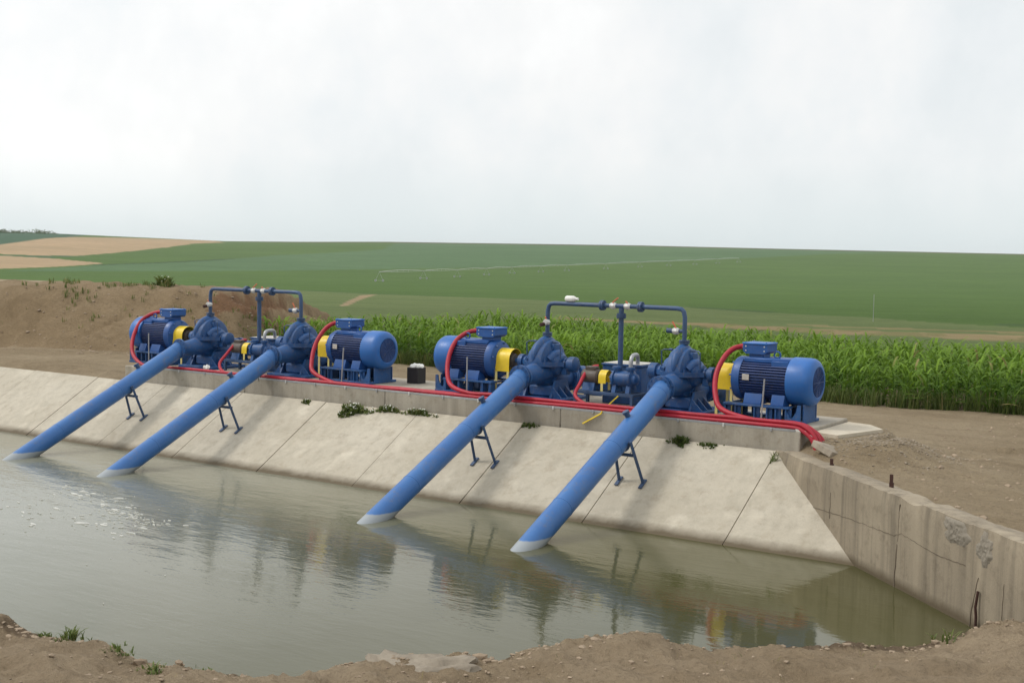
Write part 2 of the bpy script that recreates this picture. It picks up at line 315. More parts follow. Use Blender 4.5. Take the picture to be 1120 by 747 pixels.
# ------------------------------------------------------------------ mesh building
class MB:
    def __init__(s): s.v = []; s.f = []; s.mi = []; s.col = []
    def add(s, vs, fs, mi=0):
        o = len(s.v); s.v.extend([tuple(p) for p in vs]); s.f.extend([tuple(o+i for i in f) for f in fs]); s.mi.extend([mi]*len(fs)); return s
    def box(s, x0, x1, y0, y1, z0, z1, bev=0.006, mi=0, mat=None):
        bm = bmesh.new(); bmesh.ops.create_cube(bm, size=1)
        for v in bm.verts: v.co = Vector((x0+(v.co.x+.5)*(x1-x0), y0+(v.co.y+.5)*(y1-y0), z0+(v.co.z+.5)*(z1-z0)))
        if bev > 0: bmesh.ops.bevel(bm, geom=bm.edges[:], offset=min(bev, 0.3*min(x1-x0,y1-y0,z1-z0)), segments=1, affect='EDGES')
        if mat is not None: bmesh.ops.transform(bm, matrix=mat, verts=bm.verts)
        bm.verts.index_update()
        s.add([v.co[:] for v in bm.verts], [[v.index for v in f.verts] for f in bm.faces], mi); bm.free(); return s
    def lathe(s, p, d, prof, n=28, cap=True, mi=0, phase=0.0):
        """profile of (distance along d, radius)"""
        p = Vector(p); d = Vector(d).normalized()
        a = Vector((0,0,1)) if abs(d.z) < 0.9 else Vector((1,0,0))
        u = d.cross(a).normalized(); w = d.cross(u)
        vs = []; fs = []
        for t, r in prof:
            for k in range(n):
                q = 2*math.pi*k/n+phase; vs.append(p+d*t+u*(r*math.cos(q))+w*(r*math.sin(q)))
        for i in range(len(prof)-1):
            for k in range(n): fs.append((i*n+k, i*n+(k+1)%n, (i+1)*n+(k+1)%n, (i+1)*n+k))
        if cap:
            fs.append(tuple(range(n))[::-1]); fs.append(tuple((len(prof)-1)*n+k for k in range(n)))
        return s.add(vs, fs, mi)
    def cyl(s, a, b, r, n=16, mi=0):
        a = Vector(a); b = Vector(b); return s.lathe(a, b-a, [(0,r),((b-a).length,r)], n, True, mi)
    def tube(s, pts, r, n=10, mi=0, sub=0):
        P = [Vector(p) for p in pts]
        if sub:
            Q = []
            for i in range(len(P)-1):
                p0 = P[max(i-1,0)]; p1 = P[i]; p2 = P[i+1]; p3 = P[min(i+2,len(P)-1)]
                for k in range(sub):
                    t = k/sub; Q.append(0.5*((2*p1)+(p2-p0)*t+(2*p0-5*p1+4*p2-p3)*t*t+(3*p1-p0-3*p2+p3)*t**3))
            Q.append(P[-1]); m0 = len(P); P = Q
            if isinstance(r,(list,tuple)): r = [float(np.interp(i/sub, range(m0), r)) for i in range(len(P))]
        T = [(P[min(i+1,len(P)-1)]-P[max(i-1,0)]).normalized() for i in range(len(P))]
        a = Vector((0,0,1)) if abs(T[0].z) < 0.9 else Vector((1,0,0))
        u = T[0].cross(a).normalized(); vs = []; fs = []
        for i, p in enumerate(P):
            u = (u-T[i]*u.dot(T[i])).normalized(); w = T[i].cross(u)
            rr = r[i] if isinstance(r, (list,tuple)) else r
            for k in range(n):
                q = 2*math.pi*k/n; vs.append(p+u*(rr*math.cos(q))+w*(rr*math.sin(q)))
        for i in range(len(P)-1):
            for k in range(n): fs.append((i*n+k, i*n+(k+1)%n, (i+1)*n+(k+1)%n, (i+1)*n+k))
        fs.append(tuple(range(n))[::-1]); fs.append(tuple((len(P)-1)*n+k for k in range(n)))
        return s.add(vs, fs, mi)
    def prism(s, poly, axis, a, b, mi=0):
        """outline in the two other axes, extruded along axis"""
        def P(q, t):
            return {'x': (t,q[0],q[1]), 'y': (q[0],t,q[1]), 'z': (q[0],q[1],t)}[axis]
        n = len(poly); vs = [P(q,a) for q in poly]+[P(q,b) for q in poly]
        fs = [tuple(range(n))[::-1], tuple(range(n,2*n))]+[(i,(i+1)%n,n+(i+1)%n,n+i) for i in range(n)]
        return s.add(vs, fs, mi)
    def bolts(s, c, d, rad, num, r=0.014, h=0.018, phase=0.2, mi=0):
        d = Vector(d).normalized(); a = Vector((0,0,1)) if abs(d.z) < 0.9 else Vector((1,0,0))
        u = d.cross(a).normalized(); w = d.cross(u)
        for k in range(num):
            q = 2*math.pi*k/num+phase; p = Vector(c)+u*rad*math.cos(q)+w*rad*math.sin(q)
            s.lathe(p-d*h, d, [(0,r),(2*h,r)], 6, True, mi)
        return s
    def build(s, name, mat, parent=None, loc=None, mx=1, sharp=38, smooth=True):
        me = bpy.data.meshes.new(name)
        V = [(x*mx,y,z) for x,y,z in s.v] if mx != 1 else s.v
        F = [f[::-1] for f in s.f] if mx == -1 else s.f
        me.from_pydata(V, [], F)
        bm = bmesh.new(); bm.from_mesh(me); bmesh.ops.recalc_face_normals(bm, faces=bm.faces); bm.to_mesh(me); bm.free()
        for m in (mat if isinstance(mat, list) else [mat]): me.materials.append(m)
        if any(s.mi): me.polygons.foreach_set('material_index', s.mi)
        me.polygons.foreach_set('use_smooth', [smooth]*len(me.polygons))
        if smooth: me.set_sharp_from_angle(angle=R(sharp))
        o = bpy.data.objects.new(name, me); col.objects.link(o)
        if parent: o.parent = parent
        if loc: o.location = loc
        return o
def tag(o, label=None, cat=None, group=None, kind=None):
    for k, v in (('label',label),('category',cat),('group',group),('kind',kind)):
        if v: o[k] = v
    return o
def empty(name, loc, label, cat, group=None):
    o = bpy.data.objects.new(name, None); col.objects.link(o); o.location = loc; o.empty_display_size = 0.2
    return tag(o, label, cat, group)
def copy_tree(o, loc=None, label=None, parent=None):
    c = o.copy(); col.objects.link(c)
    if parent: c.parent = parent
    if loc: c.location = loc
    if label: c['label'] = label
    for ch in list(o.children): copy_tree(ch, None, None, c)
    return c
def fast_mesh(name, V, F, mat, tone=None, smooth=False):
    """V (n,3), F (m,k) arrays"""
    me = bpy.data.meshes.new(name); V = np.asarray(V, np.float32); F = np.asarray(F, np.int32); k = F.shape[1]
    me.vertices.add(len(V)); me.vertices.foreach_set('co', V.ravel())
    me.loops.add(F.size); me.loops.foreach_set('vertex_index', F.ravel())
    me.polygons.add(len(F)); me.polygons.foreach_set('loop_start', np.arange(0,F.size,k,dtype=np.int32)); me.polygons.foreach_set('loop_total', np.full(len(F),k,np.int32))
    me.update(calc_edges=True)
    if tone is not None:
        a = me.color_attributes.new('tone','FLOAT_COLOR','POINT'); t = np.ones((len(V),4),np.float32); t[:,:tone.shape[1]] = tone; a.data.foreach_set('color', t.ravel())
    me.polygons.foreach_set('use_smooth', np.full(len(F),smooth)); me.materials.append(mat); me.validate()
    o = bpy.data.objects.new(name, me); col.objects.link(o); return o

# ------------------------------------------------------------------ ground
def in_poly(x, y, poly):
    c = np.zeros(x.shape, bool); n = len(poly)
    for i in range(n):
        x1,y1 = poly[i]; x2,y2 = poly[(i+1)%n]
        m = ((y1 > y) != (y2 > y)); xi = (x2-x1)*(y-y1)/((y2-y1) if y2 != y1 else 1e-9)+x1
        c ^= m & (x < xi)
    return c
TAN1 = [(-688.3,448.8),(-767,529.2),(-893,651.6),(-950,752),(-1000,905),(-849,781.7),(-667.8,566),(-518.5,381.2),(-522.4,359.9),(-541.9,352.8),(-640,360)]
TAN2 = [(-523,338),(-479.6,339.8),(-419.9,321.7),(-376.7,266.6),(-354.7,230.1),(-460,240)]
PATH = [(-24.9,33.9),(-25.7,35.5),(-49.7,64.3),(-74.2,94.2),(-66.5,82.7)]
def build_ground():
    a_f = np.arange(R(-42), R(42), 0.0024)
    a_c = np.linspace(R(42), R(318), 70)
    az = np.concatenate([a_f, a_c])+FWD_AZ
    r = np.concatenate([np.arange(0.6,5.5,0.35), np.arange(5.5,16,0.075), np.arange(16,36,0.11), np.exp(np.arange(math.log(36),math.log(2300),0.0125))])
    na, nr = len(az), len(r)
    X = CAM[0]+r[:,None]*np.sin(az)[None]; Y = CAM[1]+r[:,None]*np.cos(az)[None]
    Z = terrain(X, Y)
    V = np.concatenate([np.array([[CAM[0],CAM[1],2.2]]), np.stack([X,Y,Z],-1).reshape(-1,3)])
    i, j = np.meshgrid(np.arange(nr-1), np.arange(na), indexing='ij'); j2 = (j+1)%na
    F = np.stack([1+i*na+j, 1+(i+1)*na+j, 1+(i+1)*na+j2, 1+i*na+j2], -1).reshape(-1,4)[:, ::-1]
    o = fast_mesh('ground', V, F, M['ground'], smooth=True)
    x, y, z = V[:,0], V[:,1], V[:,2]
    D = np.hypot(x-CAM[0], y-CAM[1])
    land = np.empty((len(V),4)); land[:] = (0.345,0.275,0.182,1); kind = np.zeros((len(V),4)); kind[:,3] = 1; kind[:,0] = 1
    def put(m, c, soil): land[m,:3] = c; kind[m,0] = soil
    # foreground bank a little redder, yard greyer
    s = sdist(x, y, SHORE); fg = s > -1.2
    put(fg, (0.355,0.278,0.188), 1)
    wv = 1.0*vnoise(x*0.25,y*0.25,77)
    wet = (s > -3) & (s < 0.12) & (z < 0.30)
    put(wet, (0.19,0.142,0.095), 1)
    # earth bank: yellower raw subsoil, a red-brown slip at its right end
    bb = -sdist(x, y, BANK); onb = (bb > -0.2) & (bb < 9) & (D < 75) & (x < -4)
    put(onb, (0.30,0.225,0.138), 1)
    slip = onb & (np.hypot((x+6.6+0.25*(y-10.5))/0.55,(y-10.0)/1.6)+0.9*vnoise(x*1.6,y*1.6,71) < 1.0); put(slip, (0.22,0.13,0.075), 1)
    slip = onb & (np.hypot((x+5.5)/0.5,(y-10.2)/0.9)+0.9*vnoise(x*1.6,y*1.6,73) < 0.8); put(slip, (0.23,0.15,0.09), 1)
    # fields
    yy = y+1.2*wv
    put((yy > 16.5) & (x > -170) & (yy > 18-0.55*(x+12)), (0.135,0.175,0.066), 0)                      # rough grass behind the maize
    strip_y = 31.3+0.12*(x-2)+1.2*wv
    gap = vnoise(x*0.8,y*0.5,83)+0.5*vnoise(x*2.5,y*1.5,84)
    put((np.abs(y-strip_y) < 1.7-0.05*np.abs(x-8)) & (x > -9), (0.225,0.20,0.09), 0.3)
    put((np.abs(y-strip_y) < 1.4-0.05*np.abs(x-8)) & (x > -9) & (gap > -0.12), (0.30,0.235,0.125), 0.5)
    put((np.abs(y-strip_y-3.2) < 0.45) & (x > 0), (0.26,0.225,0.11), 0.4)
    # main green field starts along a line from right to left
    line = np.interp(x, [-140,-74.6,-46.9,-23.8,-2.7,3.6,8.4,40], [135,95.9,81.9,64.6,44,39.8,38.2,36])
    main = (y > line) & (D > 44)
    put(main, (0.080,0.140,0.032), 0)
    edge = (y > line-0.7) & (y < line+1.6) & (D > 44) & (wv > -0.12); put(edge, (0.07,0.115,0.04), 0)
    put(main & (x < -300) & (y > 0), (0.080,0.140,0.032), 0)
    mid = np.interp(x, [-900,-573,-523,-427.7,-405.3,-329.4,-200], [1100,680.4,521.6,356.4,310.5,213.5,80])
    farg = (y > mid) & (x < -329); put(farg, (0.088,0.155,0.068), 0)
    left = (x < -329) & (y < 213.5) & (y > 80); put(left, (0.088,0.155,0.068), 0)
    dk = (np.abs(y-mid) < 5) & (x < -400) & (x > -480); put(dk, (0.04,0.075,0.03), 0)
    upl = (D > 800) & (x < -640); put(upl & (y < 0.82*(-x)-80), (0.05,0.105,0.06), 0)
    put(in_poly(x,y,TAN1), (0.40,0.285,0.175), 0)
    put(in_poly(x,y,TAN2), (0.40,0.285,0.175), 0)
    sep = in_poly(x,y,[(-530,339),(-525,352),(-518,374),(-505,375),(-500,352),(-479,341)]); put(sep, (0.07,0.12,0.055), 0)
    put(in_poly(x,y,PATH) & (D > 62), (0.33,0.25,0.15), 0.3)
    cr = (D > 1230) & (D < 1330) & (x > -900); put(cr, (0.11,0.10,0.06), 0)
    for nm, arr in (('land',land),('kind',kind)):
        a = o.data.color_attributes.new(nm,'FLOAT_COLOR','POINT'); a.data.foreach_set('color', arr.astype(np.float32).ravel())
    tag(o, 'bare brown earth around the canal running out into wide green and tan fields on low hills', 'ground', kind='structure')
    return o
build_ground()

def ground_z(x, y): return float(terrain(np.array([x]), np.array([y]))[0])

# ------------------------------------------------------------------ water
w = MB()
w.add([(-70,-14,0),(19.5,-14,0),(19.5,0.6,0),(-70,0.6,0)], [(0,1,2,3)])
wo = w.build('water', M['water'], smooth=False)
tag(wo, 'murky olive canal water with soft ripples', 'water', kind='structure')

# ------------------------------------------------------------------ concrete slope
def slope():
    root = empty('concrete_slope', (0,0,0), 'pale concrete canal lining sloping down to the water under the blue pipes', 'canal lining')
    b = MB(); tan = 0.6016; x = -79.4+0.04; nrm = Vector((0,-tan,1)).normalized()
    xs = [13.02-2.2*k for k in range(0,40)]
    edges = [(xs[k+1]+0.009, xs[k]-0.009) for k in range(len(xs)-1)]+[(xs[0]+0.009, 15.3)]
    for x0, x1 in edges:
        y0, y1 = -0.9, 1.757
        poly = [(y0, y0*tan), (y1, y1*tan), (y1+0.02, y1*tan-0.10), (y0+0.06, y0*tan-0.10)]
        dz = random.uniform(-0.006,0.006)
        b.prism([(p,q+dz) for p,q in poly], 'x', x0, x1)
    b.build('lining_slab', M['slope'], root)
    j = MB(); y0, y1 = -0.9, 1.75
    j.prism([(y0,y0*tan-0.022),(y1,y1*tan-0.022),(y1,y1*tan-0.08),(y0,y0*tan-0.08)], 'x', -72.9, 15.2)
    j.build('joint_fill', M['joint'], root)
slope()

# ------------------------------------------------------------------ plinth
def plinth():
    pr = empty('concrete_plinth', (0,0,0), 'long low concrete plinth along the top of the slope carrying all the pumps', 'plinth')
    b = MB()
    xs = [-1.54, 2.05, 5.6, 9.3, 13.36]
    for x0, x1 in zip(xs[:-1], xs[1:]):
        b.box(x0+0.004, x1-0.004, 1.785, 3.75, 0.9, ZP, 0.015)
    b.build('plinth_block', M['plinth'], pr)
plinth()

# ------------------------------------------------------------------ retaining wall
def retaining_wall():
    root = empty('retaining_wall', (WALL_P[0],WALL_P[1],0), 'weathered stained concrete retaining wall running from the slope corner towards the bank', 'wall')
    root.rotation_euler.z = math.atan2(WALL_D[1], WALL_D[0])
    # local: +x along the wall, +y behind it (left of direction)
    L = 14.0; nx, nz = 340, 30; th = 0.34; vs = []; fs = []
    cols = np.linspace(-0.15, L, nx); top = []
    for x in cols:
        t = 1.075+0.018*float(fbm(np.array([x*1.3]),np.array([2.0]),4,7)[0])-0.02*max(0,float(fbm(np.array([x*5.0]),np.array([1.0]),3,17)[0]))
        chip = max(0.0, float(vnoise(np.array([x*2.1]),np.array([9.0]),27)[0])-0.25)*0.16
        top.append(t-chip)
    ring = []
    zz = np.linspace(-1.3, 1, nz)
    joints = [(1.95,0.012),(3.42,0.016),(4.75,0.006),(7.15,0.012)]
    for x, t in zip(cols, top):
        r = []
        for k in range(nz):
            z = -1.3+(t+1.3)*k/(nz-1); f = 0.0
            f += 0.010*float(fbm(np.array([x*1.1]),np.array([z*1.1]),3,33)[0])
            if z > t-0.12: f += 0.03*max(0,float(fbm(np.array([x*4.0]),np.array([z*4.0]),3,37)[0]))+0.015*((z-t+0.12)/0.12)
            r.append((x, f, z))
        r.append((x, 0.06, t+0.01)); r.append((x, th*0.5, t+0.015*float(fbm(np.array([x*3.0]),np.array([5.0]),3,47)[0])+0.01)); r.append((x, th, t-0.01)); r.append((x, th, 0.3))
        ring.append(r)
    m = len(ring[0])
    for r in ring: vs.extend(r)
    for i in range(nx-1):
        for k in range(m-1): fs.append((i*m+k, (i+1)*m+k, (i+1)*m+k+1, i*m+k+1))
    fs.append(tuple(range(m))[::-1])
    b = MB(); b.add(vs, fs); b.build('wall_body', M['wall'], root, sharp=50)
    # dark open joints and cracks, as thin grooves' filling standing 2 mm proud
    c = MB()
    def crack(pts, w):
        P = pts; vv = []; ff = []
        Q = []
        for (x0,z0),(x1,z1) in zip(P[:-1],P[1:]):
            n = max(2,int(math.hypot(x1-x0,z1-z0)/0.05))
            for k in range(n): Q.append((x0+(x1-x0)*k/n+random.uniform(-.007,.007), z0+(z1-z0)*k/n+random.uniform(-.006,.006)))
        Q.append(P[-1])
        for i,(x,z) in enumerate(Q):
            a = Q[min(i+1,len(Q)-1)]; d = Q[max(i-1,0)]; tx, tz = a[0]-d[0], a[1]-d[1]; l = math.hypot(tx,tz) or 1
            ww = w*random.uniform(0.4,1.2); vv += [(x-tz/l*ww, -0.004, z+tx/l*ww), (x+tz/l*ww, -0.004, z-tx/l*ww), (x+tz/l*ww, 0.03, z-tx/l*ww), (x-tz/l*ww, 0.03, z+tx/l*ww)]
        n = len(Q)
        for i in range(n-1):
            for k in range(4): ff.append((i*4+k, i*4+(k+1)%4, (i+1)*4+(k+1)%4, (i+1)*4+k))
        ff += [(0,1,2,3), tuple((n-1)*4+k for k in range(4))]
        c.add(vv, ff)
    crack([(3.47,0.52),(3.44,0.2),(3.43,-0.1)], 0.008); crack([(3.50,1.0),(3.48,0.55)], 0.0015)
    crack([(1.73,0.80),(1.72,0.45)], 0.0015)
    crack([(1.2,0.50),(2.2,0.56),(3.4,0.60),(3.55,0.66),(4.3,0.60),(4.9,0.62)], 0.0028)
    crack([(5.15,0.55),(5.05,0.2),(5.0,-0.1)], 0.004)
    crack([(5.6,0.6),(5.58,-0.1)], 0.0012)
    c.build('crack', M['crackfill'], root)
    # rough mortar bulges on the face near the top
    for (cx, cz, sx, sz, sd) in ((4.70,0.92,0.27,0.15,1),(5.26,0.86,0.17,0.19,2)):
        mo = MB(); nr_, na_ = 26, 80; vv = [(cx,-0.03,cz)]; ff = []
        for i in range(1,nr_+1):
            for k in range(na_):
                q = 2*math.pi*k/na_; out = 1+0.55*float(fbm(np.array([2*math.cos(q)+sd*9]),np.array([2*math.sin(q)]),3,60+sd)[0])
                rr = i/nr_; px = cx+sx*rr*out*math.cos(q); pz = cz+sz*rr*out*math.sin(q)
                h = float(fbm(np.array([px*22.0]),np.array([pz*22.0]),4,80+sd)[0]); fall = 1-rr**4
                vv.append((px, 0.012-(0.028+0.022*h)*fall-0.0, min(pz,1.06)))
        for k in range(na_): ff.append((0,1+k,1+(k+1)%na_))
        for i in range(nr_-1):
            for k in range(na_): ff.append((1+i*na_+k,1+(i+1)*na_+k,1+(i+1)*na_+(k+1)%na_,1+i*na_+(k+1)%na_))
        mo.add(vv, ff); mo.build('mortar_patch', M['mortar'], root, sharp=60)
    return root
wall_root = retaining_wall()

# ------------------------------------------------------------------ slabs and chunks on the ground
b = MB()
b.prism([(13.375,2.25),(13.375,3.72),(13.75,3.62),(14.08,3.22),(13.78,2.15)], 'z', 0.9, 1.31)
tag(b.build('concrete_slab', M['slab']), 'pale flat concrete slab beside the right end of the plinth by the gravel heap', 'slab', None, 'thing')
mt = Matrix.Translation((13.93,1.66,1.13)) @ Matrix.Rotation(R(-32),4,'Z') @ Matrix.Rotation(R(-16),4,'X') @ Matrix.Rotation(R(12),4,'Y')
b = MB(); b.box(-0.26,0.22,-0.24,0.26,-0.05,0.05,0.012,0,mt)
tag(b.build('broken_slab', M['chunk']), 'tilted broken piece of pale concrete where the red conduits drop off the plinth', 'slab', None, 'thing')
def rubble(name, c, sx, sy, sz, seed, mat, rot=0.0):
    bm = bmesh.new(); bmesh.ops.create_cube(bm, size=2)
    bmesh.ops.subdivide_edges(bm, edges=bm.edges[:], cuts=9, use_grid_fill=True)
    o = MB(); mt = Matrix.Rotation(rot,4,'Z')
    for v in bm.verts:
        p = v.co; k = np.array([p.x*1.7+seed*3.1+p.z])
        h = float(fbm(k*1.8,np.array([p.y*3.0+p.z*0.8]),5,seed)[0]); l = max(abs(p.x),abs(p.y),abs(p.z))
        rr = (p.length/ l)**-0.35
        v.co = mt @ Vector((p.x*sx*rr*(1+0.30*h), p.y*sy*rr*(1+0.35*h), p.z*sz*rr*(1+0.6*h)))
    bm.verts.index_update(); o.add([v.co[:] for v in bm.verts], [[v.index for v in f.verts] for f in bm.faces]); bm.free()
    return o.build(name, mat, None, c, sharp=60)
tag(rubble('concrete_chunk', (13.53,-7.12,0.27), 0.50, 0.24, 0.12, 5, M['chunk'], R(31)), 'long broken concrete block at the water edge at the bottom of the picture', 'rubble')
# ------------------------------------------------------------------ pump station
PX = [0.0, 2.6, 8.394, 10.994]                     # the four pumps along the plinth
PUMP_L = ['blue split-case pump farthest left on the plinth, in front of the earth bank',
          'blue split-case pump in the left pair, right of the small priming pump',
          'blue split-case pump in the right pair, left of the boxy tank',
          'blue split-case pump nearest the camera, beside the rightmost yellow guard']
MOTOR_L = ['blue finned electric motor farthest left on the plinth, in front of the earth bank',
           'blue finned electric motor just left of the black bin, round cowl facing right',
           'blue finned electric motor just right of the black bin, round cowl facing left',
           'blue finned electric motor at the right end of the plinth with grilled round cowl']
GUARD_L = ['yellow coupling guard next to the leftmost motor below the earth bank',
           'yellow coupling guard on two pale legs left of the motor beside the black bin',
           'yellow coupling guard right of the motor that stands just right of the black bin',
           'yellow coupling guard on pale legs behind the rightmost red conduit loop']
PIPE_L = ['blue suction pipe leftmost of the four, reaching the water at the picture edge',
          'blue suction pipe second from the left, its mouth in the foaming water',
          'blue suction pipe third from the left, rising to the pump left of the boxy tank',
          'blue suction pipe nearest the camera, rightmost of the four over the slope']
ROD_L = ['thin grey upright rod before the leftmost motor',
         'thin grey leaning rod before the motor left of the black bin',
         'thin grey upright rod before the motor right of the black bin',
         'thin grey leaning rod before the rightmost motor']

def make_motor(mx, loc, label):
    t = empty('electric_motor', loc, label, 'motor', 'electric motors driving the pumps')
    za = 0.62
    # finned barrel: gear-like outline extruded along the shaft
    b = MB(); nf = 46; prof = []
    for k in range(nf):
        a0 = 2*math.pi*k/nf; st = 2*math.pi/nf
        ro, ri = 0.325, 0.278
        for f, r in ((0.0,ri),(0.50,ri),(0.56,ro),(0.94,ro)):
            prof.append((r*math.cos(a0+f*st), za+r*math.sin(a0+f*st)))
    b.prism(prof, 'x', -0.505, 0.27); b.build('finned_barrel', M['navy'], t, mx=mx, sharp=25)
    b = MB()                                                      # drive-end bell
    b.lathe((-0.68,0,za),(1,0,0),[(0,0.12),(0.0,0.2),(0.02,0.25),(0.04,0.315),(0.08,0.335),(0.175,0.335),(0.175,0.27)],36)
    b.bolts((-0.66,0,za),(-1,0,0),0.285,8,0.014,0.02)
    b.cyl((-0.78,0,za),(-0.66,0,za),0.045,14)
    b.build('end_bell', M['blue_motor'], t, mx=mx)
    b = MB()                                                      # smooth saddle on top of the barrel, feet below
    b.box(-0.49,0.25,-0.19,0.19,za+0.25,za+0.335,0.02)
    b.box(-0.02,0.245,-0.235,-0.195,za+0.20,za+0.30,0.01); b.build('top_saddle', M['blue_motor'], t, mx=mx)
    for x0, x1 in ((-0.40,-0.12),(0.04,0.24)):
        for s in (-1,1):
            b = MB(); b.prism([(s*0.18,za-0.28),(s*0.31,za-0.20),(s*0.36,0.29),(s*0.36,0.262),(s*0.12,0.262)],'x',x0,x1)
            b.lathe((x0+0.07,s*0.335,0.28),(0,0,1),[(0,0.018),(0.035,0.018)],6); b.build('foot', M['blue_motor'], t, mx=mx)
    cw = MB()                                                     # fan cowl
    cw.lathe((0.25,0,za),(1,0,0),[(0,0.30),(0.0,0.355),(0.02,0.362),(0.25,0.362),(0.31,0.355),(0.355,0.33),(0.385,0.29),(0.395,0.24),(0.388,0.228),(0.375,0.225)],48)
    cowl = cw.build('fan_cowl', M['blue_cowl'], t, mx=mx)
    g = MB(); g.lathe((0.634,0,za),(1,0,0),[(0,0.218),(0.004,0.218)],36)
    for r in (0.04,0.075,0.11,0.145,0.18,0.21):
        g.tube([(0.642, r*math.cos(q), za+r*math.sin(q)) for q in [2*math.pi*k/32 for k in range(33)]], 0.006, 5)
    for k in range(6):
        q = math.pi*k/6; g.tube([(0.645,-0.215*math.cos(q),za-0.215*math.sin(q)),(0.645,0.215*math.cos(q),za+0.215*math.sin(q))],0.005,5)
    g.build('grille', M['grille'], cowl, mx=mx)
    bx = -0.31 if mx == 1 else -0.43
    tb = MB(); tb.box(bx-0.12,bx+0.12,-0.13,0.13,za+0.32,za+0.40,0.01); tb.prism([(bx-0.15,za+0.385),(bx+0.15,za+0.385),(bx+0.20,za+0.425),(bx+0.20,za+0.525),(bx-0.20,za+0.525),(bx-0.20,za+0.425)],'y',-0.185,0.185)
    box = tb.build('terminal_box', M['blue_motor'], t, mx=mx)
    lid = MB(); lid.box(bx-0.21,bx+0.21,-0.195,0.195,za+0.528,za+0.556,0.010)
    for x in (bx-0.17,bx+0.17):
        for y in (-0.155,0.155): lid.lathe((x,y,za+0.556),(0,0,1),[(0,0.013),(0.01,0.013)],8)
    lid.build('lid', M['blue_cowl'], box, mx=mx)
    for x in (bx-0.15,bx+0.15):
        for z in (0.435,0.50): sw = MB(); sw.lathe((x,-0.184,za+z),(0,-1,0),[(0,0.011),(0.008,0.011)],8); sw.build('screw', M['white_metal'], box, mx=mx)
    gl = MB(); gl.lathe((bx-0.198,-0.02,za+0.475) if mx == 1 else (bx+0.198,-0.02,za+0.475),(-mx,0,0),[(0,0.05),(0.03,0.05),(0.03,0.042),(0.06,0.042)],14); gl.build('cable_gland', M['white_metal'], box, mx=mx)
    e = MB(); e.tube([(0.02+0.05*math.cos(q),-0.10,za+0.385+0.05*math.sin(q)) for q in [2*math.pi*k/18 for k in range(19)]],0.013,8); e.cyl((0.02,-0.10,za+0.30),(0.02,-0.10,za+0.35),0.02,8); e.build('lifting_eye', M['blue_motor'], t, mx=mx)
    if mx == 1:
        pl = MB(); pl.box(-0.44,-0.33,-0.347,-0.332,za-0.005,za+0.085,0.003); pl.build('nameplate', M['plate'], t)
        pm = MB(); pm.box(-0.425,-0.345,-0.335,-0.27,za+0.01,za+0.07,0.003); pm.build('nameplate_bracket', M['navy'], t)
    st = MB()                                                     # welded stand
    for s in (-1,1):
        y0, y1 = (0.24,0.40) if s > 0 else (-0.40,-0.24)
        st.box(-0.72,0.34,y0,y1,0.225,0.258,0.005)
        st.box(-0.74,0.52,y0,y1,0.0,0.045,0.005)
        for x in (-0.70,-0.53,-0.22,-0.02,0.12,0.28):
            st.box(x,x+0.022,y0+0.01,y1-0.01,0.047,0.222,0.003); st.box(x+0.024,x+0.085,y0+0.055,y0+0.075,0.047,0.222,0.003)
        st.prism([(0.30,0.05),(0.52,0.05),(0.52,0.30),(0.47,0.30),(0.455,0.2),(0.40,0.11),(0.36,0.09),(0.30,0.2)],'y',y0+0.02,y0+0.045)
    for x in (-0.74,0.50): st.box(x,x+0.02,-0.238,0.238,0.002,0.21 if x < 0 else 0.30,0.004)
    st.box(-0.70,-0.66,-0.238,0.238,0.226,0.256,0.004); st.box(0.26,0.30,-0.238,0.238,0.226,0.256,0.004)
    st.build('motor_stand', M['blue_pump'], t, mx=mx)
    return t
def make_guard(mx, loc, label):
    t = empty('coupling_guard', loc, label, 'coupling guard', 'yellow coupling guards')
    za = 0.62; r = 0.205; b = MB(); out = []; n = 18
    for k in range(n+1):
        q = math.pi*k/n; out.append((-r*math.cos(q), za+0.0+r*math.sin(q)))
    outer = [(-r,za-0.19)]+out+[(r,za-0.19)]
    inner = [(y*0.955,z if i in (0,len(outer)-1) else za+(z-za)*0.955) for i,(y,z) in enumerate(outer)]
    poly = outer+inner[::-1]
    b.prism(poly,'x',-0.15,0.15); b.build('curved_cover', M['yellow'], t, mx=mx)
    for x in (-0.145,0.10):
        for s in (-1,1):
            l = MB(); l.box(x,x+0.045,s*r*0.955-0.008,s*r*0.955+0.008,0.0,za-0.17,0.003,0); l.build('leg', M['yellow_leg'], t, mx=mx)
    c = MB(); c.lathe((-0.16,0,za),(1,0,0),[(0,0.10),(0.06,0.13),(0.145,0.13),(0.15,0.09),(0.17,0.09),(0.175,0.13),(0.26,0.13),(0.32,0.06)],24); c.build('coupling', M['greybrown'], t, mx=mx)
    return t
